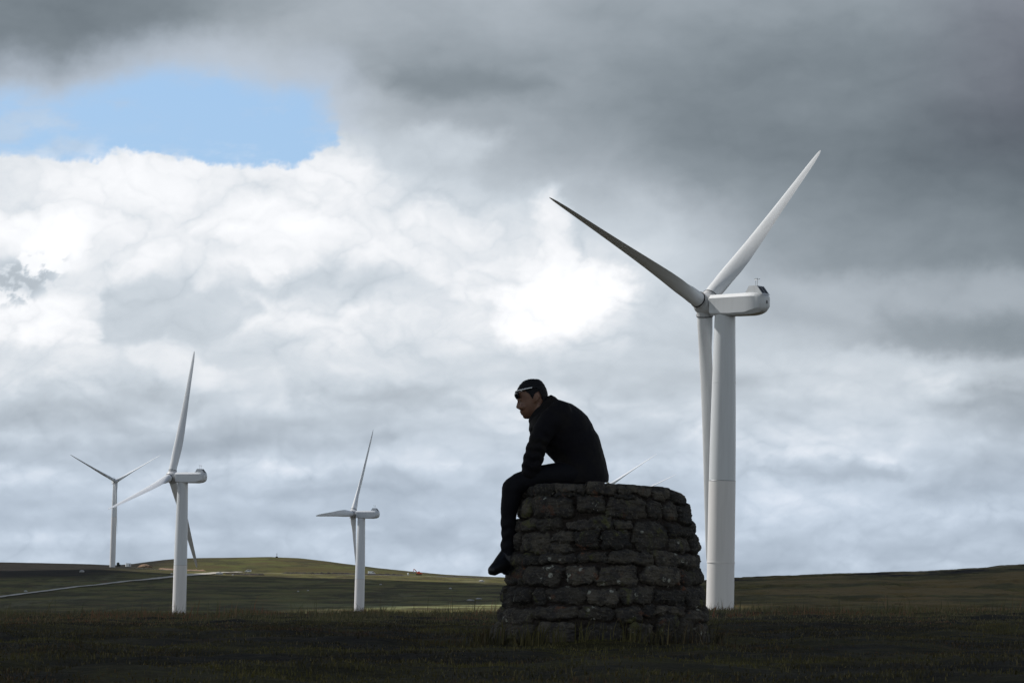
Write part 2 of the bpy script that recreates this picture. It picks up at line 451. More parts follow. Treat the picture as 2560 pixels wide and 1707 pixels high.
def columns(px):
    """height profile (relative to the eye) along each column of ground: knots over log distance"""
    crest = ip(px, [(-900, 1550), (0, 1549), (450, 1547), (900, 1545), (1250, 1543), (1760, 1537), (2200, 1534), (2560, 1533), (3400, 1527)])
    near = ip(px, [(-900, -.46), (0, -.42), (1500, -.375), (2560, -.34), (3400, -.33)])
    crz = rel(px, crest, 38.)
    wl = 1 - sstep(1260, 1700, px)
    def two(l, r): return wl * l + (1 - wl) * r
    one = np.ones_like(px)
    K = [(1.0, -1.5 * one), (6, -.9 * one), (11.5, near - .02), (19, near), (28, .45 * near + .55 * crz), (38, crz), (43, crz - .02), (60, crz - 1.2), (120, crz - 6), (250, -12.5 * one),
         (483, -17.9 * one), (600, two(-22, rel(px, 1535, 600.))), (720, two(-26, rel(px, 1490, 720.))), (880, two(-30, rel(px, skyline_right(px), 880.))),
         (972, two(-31.7, rel(px, skyline_right(px) + 2, 972.))), (1320, two(-35, -8.)), (1480, two(rel(px, 1530, 1480.), -9.)),
         (1750, two(rel(px, ip(px, [(-900, 1496), (300, 1494), (1300, 1497)]), 1750.), -8.)), (2080, two(rel(px, ip(px, [(-900, 1452), (300, 1452), (800, 1460), (1300, 1464)]), 2080.), -5.)),
         (2400, two(rel(px, road_line(px), 2400.), -2.5)), (2430, two(rel(px, road_line(px) - .6, 2430.), -2.5)), (2560, two(rel(px, .45 * road_line(px) + .55 * skyline_left(px), 2560.), -3)),
         (2760, two(rel(px, skyline_left(px), 2760.), -4)), (3200, two(rel(px, skyline_left(px) + 9, 3200.), -6)), (5000, -20 * one), (13000, -30 * one)]
    return np.log([k[0] for k in K]), np.stack([k[1] for k in K])
def ground_noise(x, y, d):
    n = .075 * fbm(x / .9, y / 1.1, 4, 401) * sstep(60, 40, d) + .035 * fbm(x / 4, y / 4, 2, 405) * sstep(60, 40, d)
    h = sstep(300, 600, d)
    n = n + h * ((.16 + .44 * sstep(1300, 1000, d)) * fbm(x / 14, y / 14, 5, 411, .6) + .4 * fbm(x / 60, y / 60, 3, 421))
    hag = sstep(.12, .3, fbm(x / 22, y / 22, 4, 431)) * sstep(500, 640, d) * sstep(1350, 1150, d)
    return n - .7 * hag
def terrain(x, y):
    """absolute z for arrays x, y (y > 0)"""
    x = np.atleast_1d(np.asarray(x, float)); y = np.atleast_1d(np.asarray(y, float))
    px = 1280 + F * x / y
    out = np.empty_like(x)
    L = np.log(np.maximum(y, 1.0))
    for i in range(len(x)):
        lk, zk = columns(np.array([px[i]]))
        out[i] = pchip(lk, zk, np.array([L[i]]))[0, 0]
    return out + EYE + ground_noise(x, y, y)
cols = nonuni([(-7500, -2200, 40), (-2200, -1500, 30), (-1500, 1500, 760), (1500, 2200, 30), (2200, 7500, 40)])
rows = np.concatenate([nonuni([(1, 8, 12), (8, 50, 190), (50, 480, 50), (480, 1000, 240), (1000, 1450, 40), (1450, 2460, 250), (2460, 2900, 110), (2900, 4000, 20), (4000, 13000, 12)])])
lk, zk = columns(1280 + cols)
Z = pchip(lk, zk, np.log(rows))
X = cols[None] / F * rows[:, None]; Y = rows[:, None] + 0 * X
Z = Z + EYE + ground_noise(X, Y, Y)
TV = np.stack([X, Y, Z], -1)
# the rest of the moor, behind and beside the camera
m_ground = mat('moor', (.04, .045, .02), .95, 0, .1)
nb = NB(m_ground); P = nb.pos()
sepp = nb.n('ShaderNodeSeparateXYZ'); nb.put(sepp, 0, P); dist = sepp.outputs[1]; xw = sepp.outputs[0]
far = nb.ramp(dist, 60, 480)
nA = nb.noise(P, .55, 5, .6); nB_ = nb.noise(P, 2.6, 5, .65); nC = nb.noise(P, .021, 6, .62); nD = nb.noise(P, .075, 5, .65); nE = nb.noise(P, .006, 4, .6); nF = nb.noise(P, .3, 4, .7)
near_c = nb.mix(nb.ramp(nA, .43, .60), (.019, .017, .012), (.056, .050, .014))
near_c = nb.mix(nb.ramp(nB_, .5, .75), near_c, (.070, .058, .020))
near_c = nb.mix(nb.math('MULTIPLY', nb.ramp(nb.noise(P, 1.3, 4, .6), .56, .72), .6), near_c, (.055, .034, .022))
near_c = nb.mix(nb.ramp(nb.noise(P, .9, 5, .65), .56, .68), near_c, (.011, .010, .009))
fc = nb.mix(nb.ramp(nC, .42, .58), (.050, .046, .016), (.118, .108, .032))
fc = nb.mix(nb.ramp(nD, .52, .68), fc, (.115, .070, .038))
fc = nb.mix(nb.math('MULTIPLY', nb.ramp(nb.noise(P, .05, 5, .65), .55, .7), .75), fc, (.125, .135, .055))
fc = nb.mix(nb.math('MULTIPLY', nb.ramp(nb.noise(nb.scale(P, (1, .22, 1)), .045, 6, .7), .50, .64), .7), fc, (.030, .026, .013))
fc = nb.mix(nb.math('MULTIPLY', nb.ramp(nb.noise(nb.scale(P, (1, .15, 1)), .02, 6, .7), .56, .68), .55), fc, (.17, .16, .085))
fc = nb.mix(nb.math('MULTIPLY', nb.ramp(nF, .5, .72), .55), fc, (.024, .022, .010))
fc = nb.mix(nb.math('MULTIPLY', nb.ramp(nb.noise(P, .012, 5, .6), .60, .72), .6), fc, (.040, .030, .026))
# grassier, paler hill top beyond the works road
hill = nb.math('MULTIPLY', nb.ramp(dist, 2435, 2480), nb.ramp(xw, -330, -230))
hc = nb.mix(nb.ramp(nC, .40, .62), (.066, .052, .018), (.080, .084, .022))
hc = nb.mix(nb.math('MULTIPLY', nb.ramp(nD, .5, .7), .7), hc, (.085, .070, .034))
hc = nb.mix(nb.math('MULTIPLY', nb.ramp(nb.noise(nb.scale(P, (1, .25, 1)), .05, 6, .68), .5, .62), .75), hc, (.036, .034, .014))
hc = nb.mix(nb.math('MULTIPLY', nb.ramp(nE, .5, .66), .5), hc, (.038, .040, .019))
fc = nb.mix(hill, fc, hc)
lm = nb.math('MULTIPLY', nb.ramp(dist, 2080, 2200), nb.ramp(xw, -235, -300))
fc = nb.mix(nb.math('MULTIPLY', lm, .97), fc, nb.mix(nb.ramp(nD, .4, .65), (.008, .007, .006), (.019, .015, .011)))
# pale grass flush low on the far side of the valley
flush = nb.math('MULTIPLY', nb.math('MULTIPLY', nb.ramp(dist, 1500, 1540), nb.ramp(dist, 1680, 1600)), nb.math('MULTIPLY', nb.ramp(nb.noise(P, .03, 4, .6), .42, .6), nb.ramp(xw, -180, 20)))
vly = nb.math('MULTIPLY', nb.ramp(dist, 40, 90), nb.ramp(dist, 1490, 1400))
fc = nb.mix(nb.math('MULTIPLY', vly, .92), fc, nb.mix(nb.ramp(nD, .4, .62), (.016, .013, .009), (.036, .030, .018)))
fc = nb.mix(flush, fc, (.21, .22, .10))
# right hand hill: darker, ochre shoulder
rh = nb.math('MULTIPLY', nb.ramp(dist, 540, 620), nb.math('MULTIPLY', nb.ramp(dist, 1100, 1000), nb.ramp(xw, 10, 40)))
rc = nb.mix(nb.ramp(nb.noise(P, .09, 6, .68), .40, .62), (.050, .046, .016), (.108, .090, .030))
rc = nb.mix(nb.math('MULTIPLY', nb.ramp(nb.noise(P, .026, 4, .6), .44, .60), .8), rc, (.150, .105, .042))
rc = nb.mix(nb.math('MULTIPLY', nb.ramp(nb.noise(P, .5, 4, .7), .52, .7), .5), rc, (.025, .025, .018))
hagm = nb.math('MULTIPLY', nb.ramp(nb.noise(nb.scale(P, (1, .4, 1)), .045, 5, .6), .47, .56), nb.math('MULTIPLY', nb.ramp(dist, 815, 835), nb.ramp(dist, 874, 858)))
rc = nb.mix(hagm, rc, (.006, .005, .005))
rim_ = nb.math('MULTIPLY', nb.math('MULTIPLY', nb.ramp(dist, 862, 874), nb.ramp(dist, 905, 890)), nb.ramp(nb.noise(nb.scale(P, (1, .3, 1)), .05, 4, .6), .4, .55))
rc = nb.mix(rim_, rc, (.17, .155, .10))
fc = nb.mix(rh, fc, rc)
near_c = nb.mix(nb.math('MULTIPLY', nb.ramp(nb.noise(P, 9, 5, .7), .42, .62), .75), nb.mix(.5, near_c, (.004, .004, .003)), near_c)
near_c = nb.mix(nb.math('MULTIPLY', nb.ramp(nb.noise(P, 38, 4, .7), .54, .72), .5), near_c, (.075, .066, .026))
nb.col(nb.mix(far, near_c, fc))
bh = nb.math('ADD', nb.math('MULTIPLY', nF, far), nb.math('ADD', nb.math('MULTIPLY', nB_, .05), nb.math('MULTIPLY', nb.noise(P, 16, 5, .7), .03)))
nb.bump(bh, .8, 1.2)
nrow, ncol = TV.shape[:2]
gf = grid_faces(nrow, ncol)
extra_x = np.array([-13000, -6000, -2500, -900, -300, -80, -15, 15, 80, 300, 900, 2500, 6000, 13000.]); extra_y = np.array([-13000, -5000, -1500, -400, -80, -20, -6, -1, 1.02])
ex, ey = np.meshgrid(extra_x, extra_y)
ez = np.full_like(ex, EYE - 1.52) - .006 * np.abs(ex) ** .98 * (np.abs(ex) > 20)
EVx = np.stack([ex, ey, np.maximum(ez, -30)], -1).reshape(-1, 3)
ef = grid_faces(len(extra_y), len(extra_x)) + nrow * ncol
low = np.array([(-15000, -15000, -42.), (15000, -15000, -42.), (15000, 15000, -42.), (-15000, 15000, -42.)])     # the lowland all round
lf = np.array([[0, 1, 2, 3]]) + nrow * ncol + len(EVx)
me = mesh_np('moorland', np.concatenate([TV.reshape(-1, 3), EVx, low]), np.concatenate([gf, ef, lf]), True, m_ground)
tag(link(bpy.data.objects.new('moorland', me)), kind='structure')

_lk, _zk, _cols, _rows, _Z = lk, zk, cols, rows, Z
def ground(x, y):
    """fast lookup of the built terrain surface"""
    x = np.asarray(x, float); y = np.asarray(y, float)
    c = F * x / y
    i = np.clip(np.searchsorted(_rows, y) - 1, 0, len(_rows) - 2); j = np.clip(np.searchsorted(_cols, c) - 1, 0, len(_cols) - 2)
    u = (y - _rows[i]) / (_rows[i + 1] - _rows[i]); v = (c - _cols[j]) / (_cols[j + 1] - _cols[j])
    return (_Z[i, j] * (1 - u) * (1 - v) + _Z[i + 1, j] * u * (1 - v) + _Z[i, j + 1] * (1 - u) * v + _Z[i + 1, j + 1] * u * v)
def hit(px, py, d0=1400., d1=2800.):
    """where the line of sight through a photo pixel meets the terrain beyond d0"""
    r = ray(px, py); d = np.linspace(d0, d1, 1400)
    f = r[2] * d + EYE - ground(r[0] * d, d)
    k = np.argmax(f < 0) if (f < 0).any() else np.argmin(np.abs(f))
    return np.array([r[0] * d[k], d[k], ground(r[0] * d[k], d[k])])
# ------------------------------------------------------------------ wind turbines
m_paint = mat('turbine_paint', (.66, .67, .68), .42)
nb = NB(m_paint); o = nb.obj()
st = nb.ramp(nb.noise(nb.scale(o, (1.6, 1.6, .08)), 1.1, 5, .6), .45, .75)
nb.col(nb.mix(nb.math('MULTIPLY', st, .35), (.60, .625, .65), (.47, .49, .505)))
m_paint2 = mat('turbine_paint_lower', (.68, .67, .65), .5)
nb = NB(m_paint2); o = nb.obj()
st = nb.ramp(nb.noise(nb.scale(o, (1.6, 1.6, .1)), .9, 5, .6), .42, .75)
nb.col(nb.mix(nb.math('MULTIPLY', st, .45), (.67, .66, .655), (.55, .54, .53)))
m_blade = mat('blade_shell', (.70, .71, .72), .5, 0, .2)
nb = NB(m_blade); o = nb.obj()
nb.col(nb.mix(nb.ramp(nb.noise(nb.scale(o, (1, 1, .12)), 1.4, 5, .6), .4, .8), (.66, .68, .70), (.56, .575, .59)))
m_seal = mat('black_rubber', (.015, .016, .018), .6)
m_louvre = mat('louvre_mesh', (.008, .009, .011), .45)
m_steel = mat('galvanised_steel', (.32, .33, .34), .4, .8)
m_hub = mat('hub_casting', (.47, .48, .49), .45)

HUBH, OVER, TILT, CONE = 60.0, 3.8, math.radians(5), math.radians(2)
def ring(r, z, n=48): return [(r * math.cos(2 * math.pi * i / n), r * math.sin(2 * math.pi * i / n), z) for i in range(n)]
bm = bmesh.new()
add_loft(bm, [ring(2.13, -8), ring(2.13, 0), ring(2.11, 8), ring(2.08, 16), ring(2.05, 24), ring(2.03, 31.2), ring(2.02, 33.2)])
for z in (10.4, 21): add_loft(bm, [ring(2.115, z - .1), ring(2.13, z - .04), ring(2.13, z + .04), ring(2.115, z + .1)], caps=False)
for f in bm.faces: f.smooth = len(f.verts) == 4
me_tower_low = bpy.data.meshes.new('tower_section'); bmesh.ops.recalc_face_normals(bm, faces=bm.faces); bm.to_mesh(me_tower_low); bm.free(); crisp(me_tower_low); me_tower_low.materials.append(m_paint2)
bm = bmesh.new()
add_loft(bm, [ring(2.00, 33.26), ring(1.96, 38), ring(1.86, 44), ring(1.74, 50), ring(1.62, 55), ring(1.56, 58.3)])
add_loft(bm, [ring(1.785, 47.9), ring(1.80, 47.96), ring(1.80, 48.04), ring(1.785, 48.1)], caps=False)
for f in bm.faces: f.smooth = len(f.verts) == 4
me_tower_up = bpy.data.meshes.new('tower_section'); bmesh.ops.recalc_face_normals(bm, faces=bm.faces); bm.to_mesh(me_tower_up); bm.free(); crisp(me_tower_up); me_tower_up.materials.append(m_paint)
bm = bmesh.new(); add_loft(bm, [ring(2.05, 33.2), ring(2.055, 33.23), ring(2.03, 33.29)]); 
me_flange = bpy.data.meshes.new('flange'); bm.to_mesh(me_flange); bm.free(); me_flange.materials.append(m_steel)

def nac_ring(x, w, zb, zs, zt, wt, cb=.28, dxb=0.0):
    return [(x + dxb, -w + cb, zb), (x + dxb * .8, -w, zb + cb), (x, -w, zs), (x, -wt, zt), (x, wt, zt), (x, w, zs), (x + dxb * .8, w, zb + cb), (x + dxb, w - cb, zb)]
bm = bmesh.new()
add_loft(bm, [nac_ring(2.05, 1.58, -1.75, .55, 1.05, 1.1, .25, -.25), nac_ring(1.9, 1.7, -1.85, .65, 1.2, 1.2, .28, -.25), nac_ring(-1.8, 1.72, -1.95, .70, 1.26, 1.22), nac_ring(-4.6, 1.72, -1.95, .74, 1.30, 1.22, .34),
              nac_ring(-5.4, 1.68, -1.9, .75, 1.3, 1.2, .5), nac_ring(-6.1, 1.58, -1.80, .75, 1.27, 1.14, .62), nac_ring(-6.7, 1.40, -1.66, .72, 1.18, 1.02, .66), nac_ring(-7.2, 1.15, -1.45, .64, 1.04, .86, .58), nac_ring(-7.55, .85, -1.18, .52, .86, .66, .44), nac_ring(-7.75, .55, -.85, .34, .6, .42, .3)])
bmesh.ops.bevel(bm, geom=[e for e in bm.edges if e.is_manifold and e.calc_face_angle(0) > .35], offset=.10, segments=2, profile=.5, affect='EDGES')
# roof housing for the cooler
hump = [[(-4.35, -1.14, 1.2), (-4.35, 1.14, 1.2), (-7.45, 1.0, 1.0), (-7.45, -1.0, 1.0)], [(-4.95, -.98, 2.36), (-4.95, .98, 2.36), (-6.35, .92, 2.36), (-6.35, -.92, 2.36)]]
add_loft(bm, hump)
for p in (( -1.2, .55), (-2.9, .5)): add_box(bm, (p[0] - .35, -p[1], 1.2), (p[0] + .35, p[1], 1.34), .03)
bmesh.ops.recalc_face_normals(bm, faces=bm.faces)
for f in bm.faces: f.smooth = True
me_nac = bpy.data.meshes.new('nacelle'); bm.to_mesh(me_nac); bm.free(); crisp(me_nac, .62); me_nac.materials.append(m_paint)
def quad_on_slope(y0, y1, s0, s1, off, thick):
    a, b = Vector((-6.35, 0, 2.36)), Vector((-7.45, 0, 1.0)); d = b - a; nrm = Vector((-d.z, 0, d.x)).normalized()
    if nrm.x > 0: nrm = -nrm
    P = []
    for h in (off, off + thick):
        P.append([tuple(a + d * s + nrm * h + Vector((0, y, 0))) for s, y in ((s0, y0), (s0, y1), (s1, y1), (s1, y0))])
    return P
louv = []
for y0, y1 in ((-.80, -.06), (.06, .80)):
    bm = bmesh.new(); add_loft(bm, quad_on_slope(y0, y1, .08, .84, -.02, .035)); me = bpy.data.meshes.new('louvre'); bmesh.ops.recalc_face_normals(bm, faces=bm.faces); bm.to_mesh(me); bm.free(); me.materials.append(m_louvre); louv.append(me)
bm = bmesh.new(); add_box(bm, (-7.80, .1, -.35), (-7.70, .42, .12)); me_vent = bpy.data.meshes.new('vent'); bm.to_mesh(me_vent); bm.free(); me_vent.materials.append(m_louvre)
masts = []
for k, (x, y, h) in enumerate(((-5.25, -.4, 1.25), (-6.1, .4, 1.05))):
    bm = bmesh.new(); add_tube(bm, [(x, y, 2.3), (x, y, 2.36 + h)], .035, 8, False)
    zt = 2.36 + h
    if k == 0: add_tube(bm, [(x - .2, y, zt - .25), (x + .25, y, zt - .25)], .025, 6); add_tube(bm, [(x + .25, y, zt - .25), (x + .25, y, zt - .02)], .03, 6)
    else:
        for q in range(3):
            c_, s_ = math.cos(q * 2.094), math.sin(q * 2.094)
            add_tube(bm, [(x, y, zt - .12), (x + .3 * c_, y + .3 * s_, zt - .05)], .02, 6); add_ball(bm, (x + .3 * c_, y + .3 * s_, zt), .075, seg=8)
    me = bpy.data.meshes.new('weather_mast'); bmesh.ops.recalc_face_normals(bm, faces=bm.faces); bm.to_mesh(me); bm.free(); me.materials.append(m_steel); masts.append(me)
# hub, with the axis along local X
def xring(r, x, n=40): return [(x, r * math.cos(2 * math.pi * i / n), r * math.sin(2 * math.pi * i / n)) for i in range(n)]
bm = bmesh.new()
add_loft(bm, [xring(1.35, -1.6), xring(1.5, -1.3), xring(1.66, -.7), xring(1.70, 0), xring(1.62, .6), xring(1.35, 1.15), xring(.9, 1.55), xring(.35, 1.75)])
for k in range(3):
    t = k * 2 * math.pi / 3; b = Vector((math.sin(CONE), math.sin(t), math.cos(t))); u, v = frame_of(b)
    add_loft(bm, [[tuple(b * rr + (u * math.cos(2 * math.pi * i / 40) + v * math.sin(2 * math.pi * i / 40)) * 1.26) for i in range(40)] for rr in (.3, 1.2, 1.80)])
for f in bm.faces: f.smooth = len(f.verts) == 4
bmesh.ops.recalc_face_normals(bm, faces=bm.faces)
me_hub = bpy.data.meshes.new('hub'); bm.to_mesh(me_hub); bm.free(); crisp(me_hub); me_hub.materials.append(m_hub)
# small lifting brackets under the nose
bm = bmesh.new()
add_tube(bm, [(1.0, 0, -1.35), (1.4, 0, -1.7), (1.2, .1, -2.0), (1.0, .15, -1.8)], .06, 6)
me_brk = bpy.data.meshes.new('bracket'); bm.to_mesh(me_brk); bm.free(); me_brk.materials.append(m_steel)
# blade: radius along Z, chord along X (leading edge +X)
BL = [(1.86, 2.34, 1.0, .5), (3.2, 2.34, .99, .5), (4.6, 2.5, .82, .46), (6.4, 2.68, .62, .43), (8.6, 2.84, .46, .39), (11.5, 2.78, .35, .36), (15, 2.52, .29, .34), (19, 2.2, .25, .33), (24, 1.8, .225, .33), (29, 1.46, .20, .33), (33.5, 1.16, .185, .33), (36.6, .92, .175, .34), (38.6, .64, .17, .37), (39.6, .36, .16, .42), (40.0, .08, .16, .5)]
def foil(ch, tr, ax, n=32):
    pts = []
    for i in range(n):
        a = 2 * math.pi * i / n
        x = .5 + .5 * math.cos(a); s = 1 if math.sin(a) >= 0 else -1
        xc = 1 - x
        yt = 5 * (.2969 * math.sqrt(xc) - .1260 * xc - .3516 * xc**2 + .2843 * xc**3 - .1036 * xc**4) * tr
        yc = tr * math.sin(a) / 2 * 1.0
        b = min(1, max(0, (tr - .42) / .5)); b = b * b * (3 - 2 * b)
        y = (1 - b) * s * yt + b * yc
        pts.append(((x - (1 - ax)) * ch, y * ch))
    return pts
bm = bmesh.new(); rings_ = []
for r, ch, tr, ax in BL:
    tw = math.radians(14) * max(0, 1 - r / 40) ** 2; c_, s_ = math.cos(tw), math.sin(tw)
    pre = .9 * (r / 40) ** 2.2 * 0
    rings_.append([(x * c_ - y * s_, x * s_ + y * c_ + pre, r) for x, y in foil(ch, tr, ax)])
add_loft(bm, rings_)
for f in bm.faces: f.smooth = len(f.verts) == 4
bmesh.ops.recalc_face_normals(bm, faces=bm.faces)
me_blade = bpy.data.meshes.new('blade'); bm.to_mesh(me_blade); bm.free(); crisp(me_blade, 1.0); me_blade.materials.append(m_blade)
bm = bmesh.new(); add_loft(bm, [ring(1.30, 1.78), ring(1.30, 1.90), ring(1.17, 1.93)], caps=False); me_seal = bpy.data.meshes.new('root_seal'); bm.to_mesh(me_seal); bm.free(); me_seal.materials.append(m_seal)

def turbine(hx, hy, dist, yaw, phase, pitch, label, bx=None):
    H = W(hx, hy, dist); yaw = math.radians(yaw); phase = math.radians(phase); pitch = math.radians(pitch)
    root = bpy.data.objects.new('wind_turbine', None); link(root)
    base = H - np.array([OVER * math.cos(yaw), OVER * math.sin(yaw), HUBH])
    root.location = base; root.rotation_euler = (0, 0, yaw); root.empty_display_size = 5
    tag(root, label, 'wind turbine', 'wind turbines on the moor')
    def part(name, me, par=root, M=None):
        o = bpy.data.objects.new(name, me); link(o, par)
        if M is not None: o.matrix_local = M
        return o
    part('tower_section', me_tower_low); part('tower_section', me_tower_up); part('flange', me_flange)
    NM = Matrix.Translation((0, 0, HUBH))
    nac = part('nacelle', me_nac, root, NM)
    for l in louv: part('louvre', l, nac)
    part('vent', me_vent, nac)
    for q in masts: part('weather_mast', q, nac)
    a = Vector((math.cos(TILT), 0, math.sin(TILT))); v = Vector((-math.sin(TILT), 0, math.cos(TILT))); h = Vector((0, 1, 0))
    hubp = Vector((OVER, 0, HUBH))
    HM = Matrix.Translation(hubp) @ Matrix((( a.x, 0, v.x), (0, 1, 0), (a.z, 0, v.z))).to_4x4() @ Matrix.Rotation(-phase, 4, 'X')
    hub = part('hub', me_hub, root, HM); part('bracket', me_brk, hub, Matrix.Rotation(phase, 4, 'X'))
    for k in range(3):
        t = phase + k * 2 * math.pi / 3
        b = (math.cos(CONE) * (math.cos(t) * v + math.sin(t) * h) + math.sin(CONE) * a).normalized()
        tg = (-math.sin(t) * v + math.cos(t) * h)
        c = (math.cos(pitch) * tg + math.sin(pitch) * a); c = (c - b * c.dot(b)).normalized(); nn = b.cross(c)
        M = Matrix(((c.x, nn.x, b.x), (c.y, nn.y, b.y), (c.z, nn.z, b.z))).to_4x4(); M.translation = hubp
        bl = part('blade', me_blade, root, M); part('root_seal', me_seal, bl)
    return root, base
T = [turbine(1761.8, 760.2, 483.5, 141.0, 312.3, 83, 'largest white wind turbine, its tower rising behind the stone cairn'),
     turbine(429.0, 1190.5, 972.0, 161.2, 346.3, 97, 'white wind turbine with one blade almost upright, standing left of the track bend'),
     turbine(882.1, 1283.3, 1319.9, 163.4, 333.0, 8, 'white wind turbine with one short-looking blade level to the left, mid valley'),
     turbine(289.9, 1202.6, 2411.0, 287.0, 298.2, 68, 'bright far wind turbine facing forward on the left skyline with a Y of blades'),
     turbine(1514, 1219, 2010, 282, 296.0, 72, 'wind turbine hidden behind the cairn with one thick bright blade showing above it'),
     turbine(1572, 1243, 2320, 282, 303.5, 70, 'wind turbine hidden behind the cairn with only a thin dark blade tip showing')]
# ------------------------------------------------------------------ stone cairn
DC = 19.05                                   # distance to the middle of the cairn
SC = F / DC                                  # photo pixels per metre there
cz = lambda zx, zy: (1200 + zx / 3.267, 1160 + zy / 3.267)
PROF = np.array([(1202, 1301, 1716), (1221, 1303.5, 1712), (1237, 1301, 1714), (1282, 1294, 1722), (1298, 1292, 1726), (1334, 1286, 1735), (1374, 1281, 1742), (1392, 1278, 1744), (1441, 1268, 1751), (1484, 1258, 1757), (1521, 1252, 1763), (1567, 1240, 1762), (1595, 1230, 1763), (1640, 1224, 1767)], float)
def prof(py): return np.interp(py, PROF[:, 0], PROF[:, 1]), np.interp(py, PROF[:, 0], PROF[:, 2])
# stones of the visible face: (x0, x1, y0, y1) in an enlarged tracing of the photo
ST = [(345, 590, 148, 262), (592, 845, 150, 250), (848, 1098, 148, 268), (1100, 1400, 160, 250), (1402, 1545, 182, 275), (1545, 1672, 205, 300),
      (318, 408, 285, 440), (420, 742, 276, 448), (765, 1002, 272, 412), (1012, 1340, 284, 452), (1350, 1470, 300, 470), (1475, 1600, 300, 475), (1602, 1715, 310, 500),
      (600, 850, 252, 282), (1095, 1240, 255, 285),
      (315, 445, 458, 548), (450, 655, 452, 556), (690, 880, 470, 540), (860, 1062, 440, 540), (1070, 1226, 468, 545), (1222, 1522, 486, 705), (1530, 1705, 512, 610), (1530, 1700, 612, 712), (1705, 1772, 520, 740),
      (282, 320, 560, 690), (328, 552, 566, 722), (560, 742, 560, 655), (745, 960, 552, 690), (975, 1212, 548, 702), (560, 730, 660, 722),
      (258, 340, 742, 832), (350, 468, 742, 830), (474, 770, 730, 812), (772, 1030, 716, 800), (1034, 1390, 712, 826), (1400, 1715, 726, 842), (1718, 1782, 750, 860),
      (232, 345, 845, 980), (350, 655, 838, 985), (676, 925, 838, 975), (930, 1260, 835, 990), (1282, 1620, 832, 985), (1625, 1800, 862, 985),
      (182, 262, 1000, 1165), (268, 405, 1002, 1140), (410, 525, 1008, 1140), (532, 845, 1000, 1135), (850, 1115, 1010, 1145), (1120, 1395, 1005, 1130), (1400, 1645, 1025, 1135), (1650, 1815, 995, 1180),
      (425, 775, 1155, 1255), (780, 1050, 1150, 1250), (1055, 1300, 1160, 1275), (1305, 1400, 1140, 1225), (1405, 1640, 1150, 1225), (1645, 1850, 1190, 1290),
      (175, 420, 1175, 1300), (115, 415, 1305, 1450), (440, 765, 1275, 1470), (785, 1135, 1290, 1470), (1180, 1390, 1285, 1470), (1400, 1585, 1225, 1460), (1590, 1725, 1230, 1470), (1728, 1850, 1295, 1470),
      (150, 420, 1452, 1560), (430, 900, 1475, 1560), (905, 1380, 1475, 1560), (1385, 1850, 1475, 1560)]
NT, NV = 1180, 380
PYT, PYB = 1213.0, 1632.0
py_v = np.linspace(PYT, PYB, NV)             # measured down the silhouette
xl, xr = prof(py_v)
Rv = (xr - xl) / 2 / SC; cxv = (xl + xr) / 2
thv = np.linspace(-np.pi, np.pi, NT, endpoint=False)      # 0 faces the camera
TH, PYg = np.meshgrid(thv, py_v)
Rg = np.repeat(Rv[:, None], NT, 1)
U = TH * .52 * SC                            # arc length in pixels at mean radius
wnx = fbm(U / 38, PYg / 38, 4, 501); wny = fbm(U / 38, PYg / 38, 4, 511)
UU = U + 11 * wnx + 4.5 * fbm(U / 9, PYg / 9, 2, 521); PP = PYg + 10 * wny + 3.5 * fbm(U / 9, PYg / 9, 2, 531)
def px_to_u(px, py):
    a, b = prof(py); t_ = np.clip((px - (a + b) / 2) / ((b - a) / 2), -.985, .985)
    return np.arcsin(t_) * .52 * SC
rng = np.random.default_rng(7)
stones = []
for x0, x1, y0, y1 in ST:
    (X0, Y0), (X1, Y1) = cz(x0, y0), cz(x1, y1); ym = (Y0 + Y1) / 2
    stones.append((float(px_to_u(X0, ym)), float(px_to_u(X1, ym)), Y0, Y1))
Uh = math.pi * .52 * SC
rows_ = [(1211, 1240), (1243, 1296), (1299, 1330), (1333, 1378), (1380, 1414), (1417, 1462), (1465, 1510), (1513, 1550), (1553, 1612), (1614, 1640)]
for y0, y1 in rows_:
    u = 1.30 * .52 * SC
    while u < 2 * Uh - 1.30 * .52 * SC:
        w_ = rng.uniform(42, 100); e_ = min(u + w_, 2 * Uh - 1.28 * .52 * SC)
        s_ = (u + 1.5, e_ - 1.5, y0 + rng.uniform(-3, 3), y1 + rng.uniform(-3, 3))
        stones.append(s_ if s_[0] < Uh else (s_[0] - 2 * Uh, s_[1] - 2 * Uh, s_[2], s_[3]))
        if s_[0] < Uh < s_[1]: stones.append((s_[0] - 2 * Uh, s_[1] - 2 * Uh, s_[2], s_[3]))
        u = e_
disp = np.full(U.shape, -.028); tone = np.full(U.shape, .5); inside = np.zeros(U.shape)
